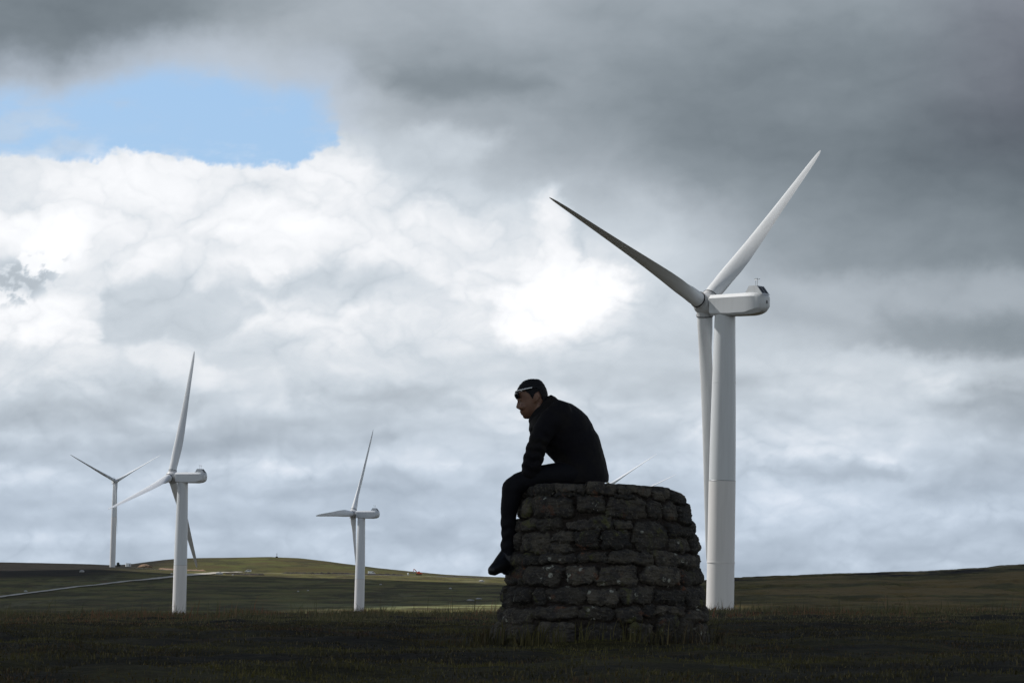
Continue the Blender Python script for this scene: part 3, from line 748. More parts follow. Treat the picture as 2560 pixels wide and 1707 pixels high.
for k, (u0, u1, y0, y1) in enumerate(stones):
    hw, hh = (u1 - u0) / 2, (y1 - y0) / 2
    if hw < 2: continue
    ci = np.where((thv * .52 * SC > u0 - 24) & (thv * .52 * SC < u1 + 24))[0]; ri = np.where((py_v > y0 - 20) & (py_v < y1 + 20))[0]
    if len(ci) == 0 or len(ri) == 0: continue
    sl_ = np.ix_(ri, ci)
    an = rng.uniform(-.07, .07); ue, ye = UU[sl_] - (u0 + u1) / 2, PP[sl_] - (y0 + y1) / 2
    ue, ye = ue * math.cos(an) + ye * math.sin(an), ye * math.cos(an) - ue * math.sin(an)
    taper = 1 + rng.uniform(-.16, .16) * ye / hh; skew = rng.uniform(-.12, .12)
    du = np.abs(ue * taper + skew * ye) - hw; dy = np.abs(ye * (1 + rng.uniform(-.16, .12) * ue / hw)) - hh
    rc_ = min(hw, hh) * rng.uniform(.25, .95)
    sd = -(np.hypot(np.maximum(du + rc_, 0), np.maximum(dy + rc_, 0)) + np.minimum(np.maximum(du + rc_, dy + rc_), 0) - rc_)   # >0 inside
    q = np.clip((sd + 1.8) / min(15, .75 * min(hw, hh)), 0, 1)
    prof_ = np.sqrt(1 - (1 - q) ** 2)
    tilt_u, tilt_v = rng.uniform(-.10, .10), rng.uniform(-.16, .10)
    face = rng.uniform(-.010, .012) + (tilt_u * (U[sl_] - (u0 + u1) / 2) + tilt_v * (PYg[sl_] - (y0 + y1) / 2)) / SC
    fx_ = .015 * fbm(U[sl_] / 30 + k * 7.7, PYg[sl_] / 17 - k * 3.1, 5, 541, .6) + .004 * fbm(U[sl_] / 40, PYg[sl_] / 5 + k, 3, 547)
    d_ = -.028 + prof_ * (.036 + face + fx_)
    for _ in range(3):      # broken faces
        a_ = rng.uniform(0, 2 * np.pi); pl = (ue / hw * math.cos(a_) + ye / hh * math.sin(a_)) + .25 * fx_ / .02
        d_ = d_ - np.maximum(0, pl - rng.uniform(.25, .8)) * rng.uniform(.004, .013)
    up = (sd > -1.8) & (d_ > disp[sl_])
    disp[sl_] = np.where(up, d_, disp[sl_]); tone[sl_] = np.where(up, rng.uniform(0, 1), tone[sl_]); inside[sl_] = np.where(up, q, inside[sl_])
disp = disp + .005 * fbm(U / 6, PYg / 6, 3, 551, .6) + (1 - inside) * .016 * fbm(U / 11, PYg / 9, 3, 557)
topc = sstep(PYT + 9, PYT - 2, PYg)
Rd = Rg + disp - .02 * topc
slope_top = np.interp((TH / np.pi * 180), [-180, -90, 90, 180], [0, 0, 0, 0])
lat = (Rd * np.sin(TH)); dep = (-Rd * np.cos(TH))
# height: each row keeps its photo height in the plane of the cairn's middle; the cap dips to the right
capdip = np.interp(cxv[:, None] + lat * SC, [1290, 1330, 1520, 1600, 1680, 1712], [4, 0, 1, 8, 14, 24]) * np.clip((1300 - PYg) / 87, 0, 1)
_cap = np.random.default_rng(5).uniform(-5, 6, 40)
_ci = ((U + 4 * fbm(U / 30, 0 * U + 8.1, 2, 563)) / 58 + 20)
_fr = _ci - np.floor(_ci); _a = _cap[np.floor(_ci).astype(int) % 40]
edge_n = (3 * fbm(U / 24, 0 * U + 3.3, 3, 561) + _a + 7 * np.maximum(0, 1 - np.minimum(_fr, 1 - _fr) / .07)) * np.clip((1260 - PYg) / 47, 0, 1)
pyq = PYg + capdip + edge_n
rx = ray(1280, 853.5)
b0 = np.array([(_fw + CR * ((p - 1280) / F) + CU * ((853.5 - q) / F)) for p, q in zip(cxv, py_v)]); b0 = b0 / b0[:, 1:2]
cx_w = b0[:, 0] * DC
zrow = (b0[:, 2] * DC + EYE)
gx = cx_w[:, None] + lat; gy = DC + dep
gz = zrow[:, None] - (pyq - PYg) / SC + lat * math.tan(ROLL)
CVs = np.stack([gx, gy, gz], -1)
# top: rings running in to the middle
NTOP = 46
tops = []
for k in range(1, NTOP + 1):
    f = 1 - k / NTOP
    rr = Rd[0] * f
    xx, yy = rr * np.sin(thv), -rr * np.cos(thv)
    bump = .008 * fbm(xx * 9, yy * 9, 4, 571) + .004
    dipx = np.interp(cxv[0] + xx * SC, [1290, 1330, 1520, 1600, 1680, 1712], [4, 0, 1, 8, 14, 24]) / SC
    tops.append(np.stack([cx_w[0] + xx, DC + yy, zrow[0] - dipx - edge_n[0] / SC * f + bump * (1 - f ** 6) + xx * math.tan(ROLL)], -1))
allv = np.concatenate([np.stack(tops)[::-1], CVs]).reshape(-1, 3)
nr_ = NTOP + NV
tn = np.concatenate([np.tile(.5 + .5 * gnoise(np.sin(thv) * 2, np.cos(thv) * 2, 5), (NTOP, 1)), tone]).ravel()
ins = np.concatenate([np.ones((NTOP, NT)), inside]).ravel()
m_stone = mat('gritstone', (.06, .055, .05), .9, 0, .25)
nb = NB(m_stone); P = nb.pos(); tone_ = nb.attr('tone'); ins_ = nb.attr('stone')
c1 = nb.mix(tone_, (.026, .024, .020), (.090, .078, .060))
c1 = nb.mix(nb.math('MULTIPLY', nb.ramp(nb.noise(P, 14, 6, .65), .42, .60), .75), c1, (.024, .023, .023))
c1 = nb.mix(nb.math('MULTIPLY', nb.ramp(nb.noise(P, 55, 4, .7), .52, .70), .65), c1, (.135, .118, .092))
c1 = nb.mix(nb.math('MULTIPLY', nb.ramp(nb.noise(nb.scale(P, (1, 1, 2.0)), 22, 4, .65), .58, .76), .5), c1, (.14, .13, .115))
rust = nb.math('MULTIPLY', nb.ramp(nb.noise(P, 8.5, 4, .65), .60, .69), nb.math('SUBTRACT', 1.0, nb.math('MULTIPLY', ins_, .55)))
c1 = nb.mix(nb.math('MULTIPLY', rust, .85), c1, (.13, .055, .028))
moss = nb.math('MULTIPLY', nb.ramp(nb.noise(P, 5.1, 5, .65, .6), .565, .66), .75)
c1 = nb.mix(moss, c1, (.085, .085, .028))
v1 = nb.vor(P, 17); sp = nb.math('MULTIPLY', nb.ramp(v1, .30, .20), nb.ramp(nb.noise(P, 3.6, 3, .6), .57, .64))
c1 = nb.mix(nb.math('MULTIPLY', sp, nb.ramp(nb.noise(P, 60, 3, .6), .38, .52)), c1, (.30, .30, .25))
v2 = nb.vor(P, 70); c1 = nb.mix(nb.math('MULTIPLY', nb.ramp(v2, .20, .10), nb.ramp(nb.noise(P, 8, 3, .6), .60, .70)), c1, (.36, .35, .31))
c1 = nb.mix(nb.ramp(ins_, .22, .0), c1, (.026, .021, .017))
nb.col(c1)
nb.bump(nb.math('ADD', nb.noise(P, 48, 6, .7), nb.math('MULTIPLY', nb.noise(P, 170, 3, .6), .4)), .55, .012)
me = mesh_np('stone_cairn', allv, grid_faces(nr_, NT, True), True, m_stone)
attr(me, 'tone', tn); attr(me, 'stone', ins)
cairn = link(bpy.data.objects.new('stone_cairn', me))
tag(cairn, 'round tapering dry stone cairn with lichen spots, the person sitting on it', 'cairn')
# ------------------------------------------------------------------ the person sitting on the cairn, facing left
DP = DC
def Q(px, py, dy=0.0):
    p = W(px, py, DP); return Vector((p[0], p[1] + dy, p[2]))
def px2m(v): return v / SC
def voxel(name, bm, size, smooth=6, parent=None, mats=(), disp=None, factor=.5):
    bmesh.ops.recalc_face_normals(bm, faces=bm.faces)
    me = bpy.data.meshes.new(name); bm.to_mesh(me); bm.free()
    o = bpy.data.objects.new(name, me); C.objects.link(o)
    r = o.modifiers.new('r', 'REMESH'); r.mode = 'VOXEL'; r.voxel_size = size; r.use_smooth_shade = True
    if smooth:
        s = o.modifiers.new('s', 'SMOOTH'); s.iterations = smooth; s.factor = factor
    dg = bpy.context.evaluated_depsgraph_get()
    me2 = bpy.data.meshes.new_from_object(o.evaluated_get(dg)); me2.name = name
    o.modifiers.clear(); o.data = me2; bpy.data.meshes.remove(me)
    n = len(me2.vertices); co_ = np.empty(n * 3, np.float32); me2.vertices.foreach_get('co', co_); co_ = co_.reshape(-1, 3)
    if disp is not None:
        no = np.empty(n * 3, np.float32); me2.vertex_normals.foreach_get('vector', no)
        co_ = co_ + no.reshape(-1, 3) * disp(co_)[:, None]
        me2.vertices.foreach_set('co', co_.astype(np.float32).ravel()); me2.update()
    me2.materials.clear()
    for q in mats: me2.materials.append(q)
    me2.polygons.foreach_set('use_smooth', np.ones(len(me2.polygons), bool))
    if parent is not None:
        o.parent = parent; o.matrix_parent_inverse = parent.matrix_world.inverted()
    return o
def pair_loft(bm, sts, n=28, grow=0.0, pw=2.3):
    """cross-sections between a front and a back profile point with a half width"""
    rings = []
    for (fx, fy), (bx, by), w in sts:
        f, b = Q(fx, fy), Q(bx, by); c = (f + b) / 2; a = (b - f) / 2; L = a.length; a = a.normalized()
        L += grow; w += grow; r = []
        for i in range(n):
            t = 2 * math.pi * i / n; ct, s_ = math.cos(t), math.sin(t)
            ct = math.copysign(abs(ct) ** (2 / pw), ct); s_ = math.copysign(abs(s_) ** (2 / pw), s_)
            r.append(c + a * (L * ct) + Vector((0, w * s_, 0)))
        rings.append(r)
    add_loft(bm, rings)
TORSO = [((1330, 1040), (1385, 996.5), .072), ((1322, 1056), (1407, 1001), .14), ((1320, 1076), (1431, 1009), .195), ((1332, 1100), (1452, 1023), .212), ((1346, 1116), (1470, 1040), .21), ((1361, 1129), (1481, 1058), .20),
         ((1370, 1138), (1487.5, 1073), .192), ((1378, 1146), (1497.5, 1089), .186), ((1385, 1155), (1502.5, 1105), .18), ((1392, 1168), (1508.5, 1126), .178), ((1397, 1182), (1514, 1147), .182), ((1401, 1196), (1519, 1168), .188), ((1404, 1206), (1522.5, 1186), .19), ((1408, 1214), (1522, 1205), .182)]
def arm(sd, k=1.0):
    d = -sd   # sd=+1 near the viewer
    return [(Q(1398, 1034, d * .150), .074 * k), (Q(1376, 1056, d * .185), .074 * k), (Q(1357, 1084, d * .195), .068 * k), (Q(1343, 1113, d * .195), .060 * k), (Q(1334, 1143, d * .185), .061 * k), (Q(1329, 1166, d * .17), .061 * k), (Q(1325, 1180, d * .155), .054 * k)]
def fore(sd, k=1.0):
    d = -sd
    return [(Q(1326, 1180, d * .155), .054 * k), (Q(1320, 1195, d * .115), .047 * k), (Q(1312, 1209, d * .065), .041 * k), (Q(1308, 1215, d * .045), .038 * k)]
def leg(sd, k=1.0):
    d = -sd
    return [(Q(1478, 1180, d * .085), .085 * k), (Q(1440, 1186, d * .10), .082 * k), (Q(1400, 1187, d * .11), .074 * k), (Q(1360, 1190, d * .118), .066 * k), (Q(1320, 1200, d * .125), .064 * k), (Q(1298, 1209, d * .128), .064 * k), (Q(1281, 1222, d * .128), .0655 * k)], \
           [(Q(1281, 1222, d * .128), .0655 * k), (Q(1278.5, 1244, d * .124), .060 * k), (Q(1272, 1278, d * .118), .0505 * k), (Q(1270.5, 1318, d * .112), .0465 * k), (Q(1272, 1338, d * .11), .0435 * k), (Q(1270, 1372, d * .105), .0445 * k), (Q(1270, 1384, d * .104), .046 * k)]
def tube_(bm, pr, n=18): add_tube(bm, [p for p, r in pr], [r for p, r in pr], n)
HEAD = [((1319, 951), (1349, 951), .034), ((1309, 956), (1355, 955.5), .054), ((1301, 964.5), (1361, 964), .068), ((1296, 974), (1365, 973.5), .0745), ((1293, 984), (1366.5, 983), .0775), ((1293.5, 993), (1367, 992), .078), ((1296.5, 1002), (1366.5, 1001), .0765),
        ((1298, 1011), (1364, 1011), .074), ((1299.5, 1019), (1358, 1021), .0695), ((1301, 1027), (1353, 1030), .063), ((1304, 1034), (1347, 1037), .055), ((1307.5, 1040), (1340, 1042), .045), ((1311.5, 1045), (1330, 1046), .033)]
def bump_noise(scale, amp, seed):
    def f(c):
        return amp * fbm(c[:, 0] * scale + c[:, 1] * scale * .6, c[:, 2] * scale - c[:, 1] * scale * .7, 4, seed, .55)
    return f
# --- skin: one continuous body with head and hands
m_skin = mat('skin', (.20, .105, .065), .55)
nb = NB(m_skin); P = nb.pos()
nb.col(nb.mix(nb.ramp(nb.noise(P, 30, 4), .4, .7), (.165, .083, .050), (.125, .060, .037)))
m_skin.node_tree.nodes['Principled BSDF'].inputs['Subsurface Weight'].default_value = .05
bm = bmesh.new()
pair_loft(bm, HEAD)
add_tube(bm, [Q(1346, 1012), Q(1358, 1030), Q(1374, 1046)], [.060, .060, .07], 18)                        # neck
pair_loft(bm, [(f, b, w * .93) for f, b, w in TORSO], grow=-.012)
for s in (1, -1):
    for seq in (arm(s, .80), fore(s, .78)): tube_(bm, seq)
    t_, sh = leg(s, .86); tube_(bm, t_); tube_(bm, [(p, r * .84) for p, r in sh])
    tube_(bm, [(Q(1270, 1384, -s * .104), .036), (Q(1270, 1410, -s * .104), .036), (Q(1252, 1416, -s * .12), .030), (Q(1236, 1424, -s * .13), .022)])
# nose, brow, lips, chin, ears
add_tube(bm, [Q(1297.5, 1001), Q(1296, 1009), Q(1294.3, 1017.5)], [.0075, .009, .0105], 12)
for s in (1, -1):
    add_ball(bm, Q(1298.5, 1020.3, s * .0115), (.0105, .008, .008))
    add_tube(bm, [Q(1296, 999.5, s * .012), Q(1298, 998.5, s * .032), Q(1304, 1000, s * .050)], [.0085, .0085, .007], 10)
    add_ball(bm, Q(1308, 1017, s * .045), (.026, .020, .022))                                               # cheek
    rot = Matrix.Rotation(math.radians(14), 3, 'Y') @ Matrix.Rotation(s * math.radians(-12), 3, 'Z')
    add_ball(bm, Q(1341, 993, s * .079), (.017, .0075, .030), rot); add_ball(bm, Q(1338, 1003, s * .077), (.010, .007, .012))
    add_tube(bm, [Q(1346, 986, s * .086), Q(1348, 993, s * .087), Q(1343, 1003, s * .083)], .0045, 8)
add_ball(bm, Q(1303.5, 1029.3), (.0105, .020, .0062)); add_ball(bm, Q(1306.2, 1035), (.0105, .018, .0066)); add_ball(bm, Q(1315, 1041.5), (.019, .024, .013))
add_tube(bm, [Q(1320, 1042, .012), Q(1338, 1035, .048), Q(1349, 1016, .066)], [.013, .015, .014], 10); add_tube(bm, [Q(1320, 1042, -.012), Q(1338, 1035, -.048), Q(1349, 1016, -.066)], [.013, .015, .014], 10)
# hands, loosely clasped between the knees: palm, four fingers and a thumb each
def hand(s):
    wr = Q(1308, 1216, -s * .045); pc = Q(1300, 1222, -s * .026); kn = Q(1291, 1228, -s * .018)
    for off in (-.022, 0, .022):
        add_tube(bm, [wr + Vector((0, 0, off * .6)), pc + Vector((.004, 0, off)), kn + Vector((0, 0, off * 1.25))], [.017, .016, .0125], 10)
    for q, (off, ln) in enumerate(((.029, .85), (.010, 1.0), (-.010, .95), (-.028, .75))):
        b = kn + Vector((-.002 * (q != 1), 0, off)); z = -.004 if s > 0 else .005
        p1 = b + Vector((-.030 * ln, s * .010, -.007 + z)); p2 = p1 + Vector((-.012 * ln, s * .026 * ln, -.010)); p3 = p2 + Vector((.012 * ln, s * .016, -.008))
        add_tube(bm, [b, p1, p2, p3], [.0105, .0095, .0088, .0078], 10)
    tb = pc + Vector((.004, 0, .024)); add_tube(bm, [tb, tb + Vector((-.026, s * .006, .022)), tb + Vector((-.050, s * .012, .024)), tb + Vector((-.068, s * .016, .016))], [.0135, .012, .0105, .0085], 10)
hand(1); hand(-1)
person = voxel('person', bm, .0048, 3, None, (m_skin,), factor=.45)
tag(person, 'person in dark jacket and trousers sitting hunched on the stone cairn, sunglasses pushed up', 'person')
# --- jacket
m_jacket = mat('jacket_cloth', (.011, .0105, .013), .85, 0, .2)
nb = NB(m_jacket); P = nb.pos()
nb.col(nb.mix(nb.ramp(nb.noise(P, 7, 4), .42, .68), (.005, .0046, .0068), (.010, .0085, .0075)))
nb.bump(nb.noise(P, 420, 2, .6), .25, .002)
m_trouser = mat('trouser_cloth', (.0045, .0045, .0065), .8, 0, .2)
nb = NB(m_trouser); P = nb.pos(); nb.bump(nb.noise(P, 500, 2, .6), .25, .002)
bm = bmesh.new(); pair_loft(bm, TORSO)
for s in (1, -1): tube_(bm, arm(s), 20); tube_(bm, fore(s), 18)
add_ball(bm, Q(1380, 1003), (.034, .07, .03), Matrix.Rotation(math.radians(-35), 3, 'Y'))                 # collar roll at the nape
add_tube(bm, [Q(1376, 996, -.035), Q(1360, 1012, -.072), Q(1338, 1036, -.070), Q(1326, 1052, -.03)], [.022, .020, .020, .018], 10)
add_tube(bm, [Q(1376, 996, .035), Q(1360, 1012, .072), Q(1338, 1036, .070), Q(1326, 1052, .03)], [.022, .020, .020, .018], 10)
add_tube(bm, [Q(1376, 995, -.04), Q(1377.5, 993, 0), Q(1376, 995, .04)], .017, 10)
def folds(c):
    a = (c - np.array(Q(1340, 1130))); s_ = a[:, 0] * .35 + a[:, 2]
    r = .0048 * np.sin(s_ * 105 + 3.5 * fbm(c[:, 0] * 14, c[:, 1] * 14 + c[:, 2] * 6, 3, 611)) * np.exp(-(a[:, 0] / .11) ** 2) * np.exp(-((a[:, 2] + .01) / .14) ** 2)
    return r + .006 * fbm(c[:, 0] * 9 + c[:, 1] * 5, c[:, 2] * 11 - c[:, 1] * 6, 4, 621) - .002
jacket = voxel('jacket', bm, .0062, 5, person, (m_jacket,), folds)
# --- trousers
bm = bmesh.new()
pair_loft(bm, [((1402, 1186), (1512, 1160), .172), ((1402, 1200), (1518, 1180), .178), ((1408, 1213), (1519, 1204), .172)], grow=-.004)
for s in (1, -1):
    a_, b_ = leg(s); tube_(bm, a_, 20); tube_(bm, b_, 20)
add_ball(bm, Q(1378, 1170, -.10), (.026, .05, .020)); add_ball(bm, Q(1394, 1170, -.12), (.02, .04, .02))
def folds2(c):
    a = c - np.array(Q(1270, 1345))
    r = .0042 * np.sin(a[:, 2] * 92 + 4 * fbm(c[:, 0] * 9, c[:, 1] * 9, 2, 631)) * np.exp(-(a[:, 2] / .11) ** 2) * (a[:, 2] < .16)
    return r + .005 * fbm(c[:, 0] * 10 + c[:, 1] * 6, c[:, 2] * 9, 4, 641) - .001
trousers = voxel('trousers', bm, .0062, 4, person, (m_trouser,), folds2)
# --- shoes with soles
m_shoe = mat('shoe_leather', (.005, .005, .006), .5); m_sole = mat('shoe_sole', (.012, .011, .011), .8)
def shoe(s):
    d = -s; k = .10 if s > 0 else .085; l0 = 0 if s > 0 else 3
    pts = [(Q(1281 + l0, 1417, d * .098), .040), (Q(1270 + l0, 1402, d * .106), .047), (Q(1262, 1408, d * .112), .046), (Q(1250, 1413, d * (.112 + k * .35)), .042), (Q(1239, 1419, d * (.112 + k * .7)), .035), (Q(1231, 1424.5, d * (.112 + k * .95)), .0275)]
    bm = bmesh.new(); tube_(bm, pts, 16); add_tube(bm, [Q(1262, 1386, d * .105), Q(1250, 1402, d * (.11 + k * .3)), Q(1238, 1417, d * (.112 + k * .7))], [.034, .033, .027], 12); add_tube(bm, [Q(1271, 1384, d * .104), Q(1272, 1405, d * .104)], [.044, .047], 14)
    o = voxel('shoe', bm, .005, 5, person, (m_shoe,))
    bm = bmesh.new()
    add_tube(bm, [Q(1280 + l0, 1430, d * .098), Q(1262, 1429, d * .112)], [.020, .018], 12); add_tube(bm, [Q(1246, 1425, d * (.112 + k * .45)), Q(1236, 1430.5, d * (.112 + k * .75)), Q(1227, 1430, d * (.112 + k * .98))], [.020, .019, .0165], 12)
    add_tube(bm, [Q(1266, 1426, d * .112), Q(1246, 1424, d * (.112 + k * .45))], [.018, .018], 12)
    so2 = voxel('sole', bm, .005, 3, o, (m_sole,))
shoe(1); shoe(-1)
# --- hair: close cropped cap over the skull, cut to a hair line
m_hair = mat('black_hair', (.006, .006, .007), .75, 0, .25)
nb = NB(m_hair); P = nb.pos(); nb.bump(nb.noise(P, 260, 3, .7), .6, .004)
bm = bmesh.new()
pair_loft(bm, [((1321, 947.8), (1347, 947.8), .036), ((1307, 953.8), (1354.5, 953), .058), ((1298.5, 963), (1362, 962.5), .0735), ((1293, 973), (1366.5, 972.5), .081), ((1291, 983), (1369, 982), .0835), ((1294, 993), (1370, 992), .083), ((1300, 1002), (1370, 1002), .079), ((1306, 1011), (1368, 1012), .074), ((1330, 1018), (1366, 1019), .062)])
bmesh.ops.recalc_face_normals(bm, faces=bm.faces)
hair = voxel('hair', bm, .004, 3, person, (m_hair,), bump_noise(60, .0035, 651))
me = hair.data; bm = bmesh.new(); bm.from_mesh(me)
HL = np.array([(1270, 977), (1300, 978), (1313, 978), (1322, 984), (1330, 996), (1335, 997), (1337, 984), (1347, 980), (1353, 990), (1357, 1004), (1364, 1014), (1380, 1018)], float)
V_ = np.array([v.co[:] for v in bm.verts]); qx, qy = proj(V_); lim = np.interp(qx, HL[:, 0], HL[:, 1]) + 2 * gnoise(qx / 2.5, qy / 2.5, 9)
bmesh.ops.delete(bm, geom=[v for v, a, b in zip(bm.verts, qy, lim) if a > b], context='VERTS')
bm.to_mesh(me); bm.free()
# --- eyes
m_eye = mat('eye', (.09, .08, .07), .2)
for s in (1, -1):
    bm = bmesh.new(); add_ball(bm, Q(1303, 1004.5, s * .031), .0112, seg=16); bm_obj('eye', bm, m_eye, person, True)
# --- sunglasses resting on the forehead, still the person's clothing
m_frame = mat('glasses_metal', (.92, .91, .87), .35, .85); m_lens = mat('dark_lens', (.006, .006, .008), .08)
gl = bpy.data.objects.new('sunglasses', None); link(gl, person)
for s in (1, -1):
    bm = bmesh.new(); add_tube(bm, [Q(1290, 979.5, s * .062), Q(1297, 977.6, s * .079), Q(1312, 974.3, s * .087), Q(1329, 971, s * .090)], [.0040, .0042, .0044, .0042], 8)
    add_tube(bm, [Q(1300, 976.8, s * .081), Q(1303, 979.5, s * .083), Q(1304, 978.5, s * .084)], .0024, 6)
    bm_obj('temple_arm', bm, m_frame, person, True)
    bm = bmesh.new(); add_tube(bm, [Q(1329, 971, s * .090), Q(1341, 969.3, s * .088), Q(1346, 972, s * .086)], [.0032, .0036, .003], 8); bm_obj('ear_tip', bm, m_lens, person, True)
    bm = bmesh.new(); n_ = 12; rows2 = []
    for j in range(6):
        f = j / 5.; row = []
        for i in range(n_):
            u_ = .006 + .060 * i / (n_ - 1)
            row.append(Q(1289.4 + 1.6 * f + 26 * (u_ / .075) ** 3.2 * .42 - 4.6 * math.sin(math.pi * f ** .8), 979.5 + 18.5 * f * (1 - .25 * (i / (n_ - 1)) ** 3), s * u_))
        rows2.append(row)
    off = Vector((.0035, 0, 0)); vf = [[bm.verts.new(p) for p in r] for r in rows2]; vb = [[bm.verts.new(p + off) for p in r] for r in rows2]
    for a, b in ((vf, 1), (vb, 0)):
        for j in range(5):
            for i in range(n_ - 1):
                q = (a[j][i], a[j][i + 1], a[j + 1][i + 1], a[j + 1][i]); bm.faces.new(q if b else q[::-1])
    loop = lambda g: g[0] + [r[-1] for r in g[1:]] + g[-1][-2::-1] + [r[0] for r in g[-2:0:-1]]
    la, lb = loop(vf), loop(vb)
    for i in range(len(la)): bm.faces.new((la[i], lb[i], lb[(i + 1) % len(la)], la[(i + 1) % len(la)]))
    bm_obj('lens', bm, m_lens, person, True)
bm = bmesh.new(); add_tube(bm, [Q(1290, 979.5, .062), Q(1288.6, 979.8, .035), Q(1288.2, 980.4, 0), Q(1288.6, 979.8, -.035), Q(1290, 979.5, -.062)], .0028, 8); bm_obj('glasses_bridge', bm, m_frame, person, True)
for ch in [c for c in person.children if c.name.split('.')[0] in ('temple_arm', 'ear_tip', 'lens', 'glasses_bridge')]: ch.parent = gl
# ------------------------------------------------------------------ works on the far side of the valley
def at(px, py, d0=1450., d1=2800.): return hit(px, py, d0, d1)
def ribbon(name, path, width, m, lift=.25, n=6, sub=24):
    P_ = []
    for a, b in zip(path[:-1], path[1:]):
        for k in range(sub): P_.append(a + (b - a) * k / sub)
    P_.append(path[-1]); P_ = np.array(P_)
    ws = np.interp(np.linspace(0, 1, len(P_)), np.linspace(0, 1, len(width)), width)
    V_ = []
    for i in range(len(P_)):
        d = P_[min(i + 1, len(P_) - 1)] - P_[max(i - 1, 0)]; nrm = np.array([-d[1], d[0]]); nrm = nrm / (np.hypot(*nrm) + 1e-9)
        for j in range(n):
            q = P_[i] + nrm * ws[i] * (j / (n - 1) - .5); q = q + nrm * .25 * gnoise(np.array([i * .31]), np.array([j * .7]), 3)[0] * (j in (0, n - 1))
            V_.append((q[0], q[1], float(ground(q[0], q[1])) + lift))
    me = mesh_np(name, np.array(V_), grid_faces(len(P_), n), True, m)
    return link(bpy.data.objects.new(name, me))
m_track = mat('track_gravel', (.22, .19, .15), .95)
nb = NB(m_track); P = nb.pos(); nb.col(nb.mix(nb.ramp(nb.noise(P, .5, 5, .65), .35, .7), (.34, .31, .25), (.46, .42, .34)))
tq = ((-330, 1530), (-160, 1511), (0, 1492), (90, 1480.5), (180, 1469), (280, 1457.5), (360, 1450), (430, 1443), (480, 1437), (540, 1431.5), (600, 1430))
td = np.array([at(*q)[1] for q in tq]); td = np.polyval(np.polyfit([q[0] for q in tq], td, 4), [q[0] for q in tq])
tp = [np.array([ray(*q)[0] * d, d]) for q, d in zip(tq, td)]
tag(ribbon('track', tp, [5.5, 5.5, 5.5, 5.5, 5.5, 5.5, 6, 8, 13, 9, 6], m_track, .45), kind='structure')
rp = [at(*q, 2200, 2600)[:2] for q in ((330, 1419.5), (420, 1425.5), (480, 1427.5), (560, 1430), (620, 1433), (700, 1434.5), (800, 1436.5), (900, 1438), (1000, 1440), (1100, 1442.5), (1240, 1446))]
tag(ribbon('works_road', rp, [6, 7, 7, 4, 3, 3, 3.2, 3.5, 4.5, 5, 5], m_track, .5), kind='structure')
def bank(name, path, w, h, m, seed, label=None, kind='structure'):
    P_ = []
    for a, b in zip(path[:-1], path[1:]):
        for k in range(30): P_.append(a + (b - a) * k / 30)
    P_ = np.array(P_); V_ = []; n = 9
    for i in range(len(P_)):
        d = P_[min(i + 1, len(P_) - 1)] - P_[max(i - 1, 0)]; nrm = np.array([-d[1], d[0]]); nrm = nrm / (np.hypot(*nrm) + 1e-9)
        e = min(1, i / 6, (len(P_) - 1 - i) / 6)
        hh = h * e * (.65 + .7 * abs(gnoise(np.array([i * .23]), np.array([1.7]), seed)[0]) + .3 * gnoise(np.array([i * .9]), np.array([4.]), seed)[0])
        for j in range(n):
            f = j / (n - 1) - .5; q = P_[i] + nrm * w * f
            V_.append((q[0], q[1], float(ground(q[0], q[1])) - .15 + hh * math.cos(math.pi * f) ** .8 * (1 + .25 * gnoise(np.array([i * .6]), np.array([j * .8]), seed + 5)[0]) if abs(f) < .49 else float(ground(q[0], q[1])) - .3))
    me = mesh_np(name, np.array(V_), grid_faces(len(P_), n), True, m); o = link(bpy.data.objects.new(name, me))
    return tag(o, kind=kind) if kind else o
m_peat = mat('dug_peat', (.016, .012, .010), .95); nb = NB(m_peat); nb.col(nb.mix(nb.ramp(nb.noise(nb.pos(), .35, 5, .65), .4, .68), (.010, .008, .008), (.040, .027, .024)))
m_clay = mat('dug_clay', (.20, .12, .07), .95); nb = NB(m_clay); nb.col(nb.mix(nb.ramp(nb.noise(nb.pos(), .45, 5, .65), .4, .66), (.30, .185, .11), (.12, .085, .06)))
ap = lambda pts, a=2300, b=2600: [at(x, y, a, b)[:2] for x, y in pts]
bank('peat_bank', ap([(700, 1432.5), (780, 1433.3), (860, 1434.5), (940, 1436.5), (1020, 1438)]), 5, 1.2, m_peat, 701)
bank('peat_bank', ap([(560, 1434.5), (600, 1436), (650, 1437), (662, 1437.2)], 2200, 2500), 4, 1.1, m_peat, 702)
bank('peat_bank', ap([(1090, 1441), (1150, 1442.5), (1240, 1445.5)]), 6, 1.0, m_peat, 703)
bank('spoil_bank', ap([(398, 1421.5), (425, 1423.5), (455, 1425), (520, 1427)]), 6, 1.2, m_clay, 704)
hp = at(362, 1417.5, 2300, 2560)
bm = bmesh.new(); bmesh.ops.create_icosphere(bm, subdivisions=4, radius=1)
for v in bm.verts:
    k = 1 + .35 * float(fbm(np.array([v.co.x * 2 + 3]), np.array([v.co.y * 2 + v.co.z * 2]), 4, 711)[0]); v.co = Vector((v.co.x * 5.2 * k, v.co.y * 4 * k, max(v.co.z, -.2) * 2.2 * k))
o = bm_obj('spoil_heap', bm, m_clay, None, True); o.location = hp; tag(o, 'heap of orange clay spoil beside the white cabin on the far road', 'spoil heap')

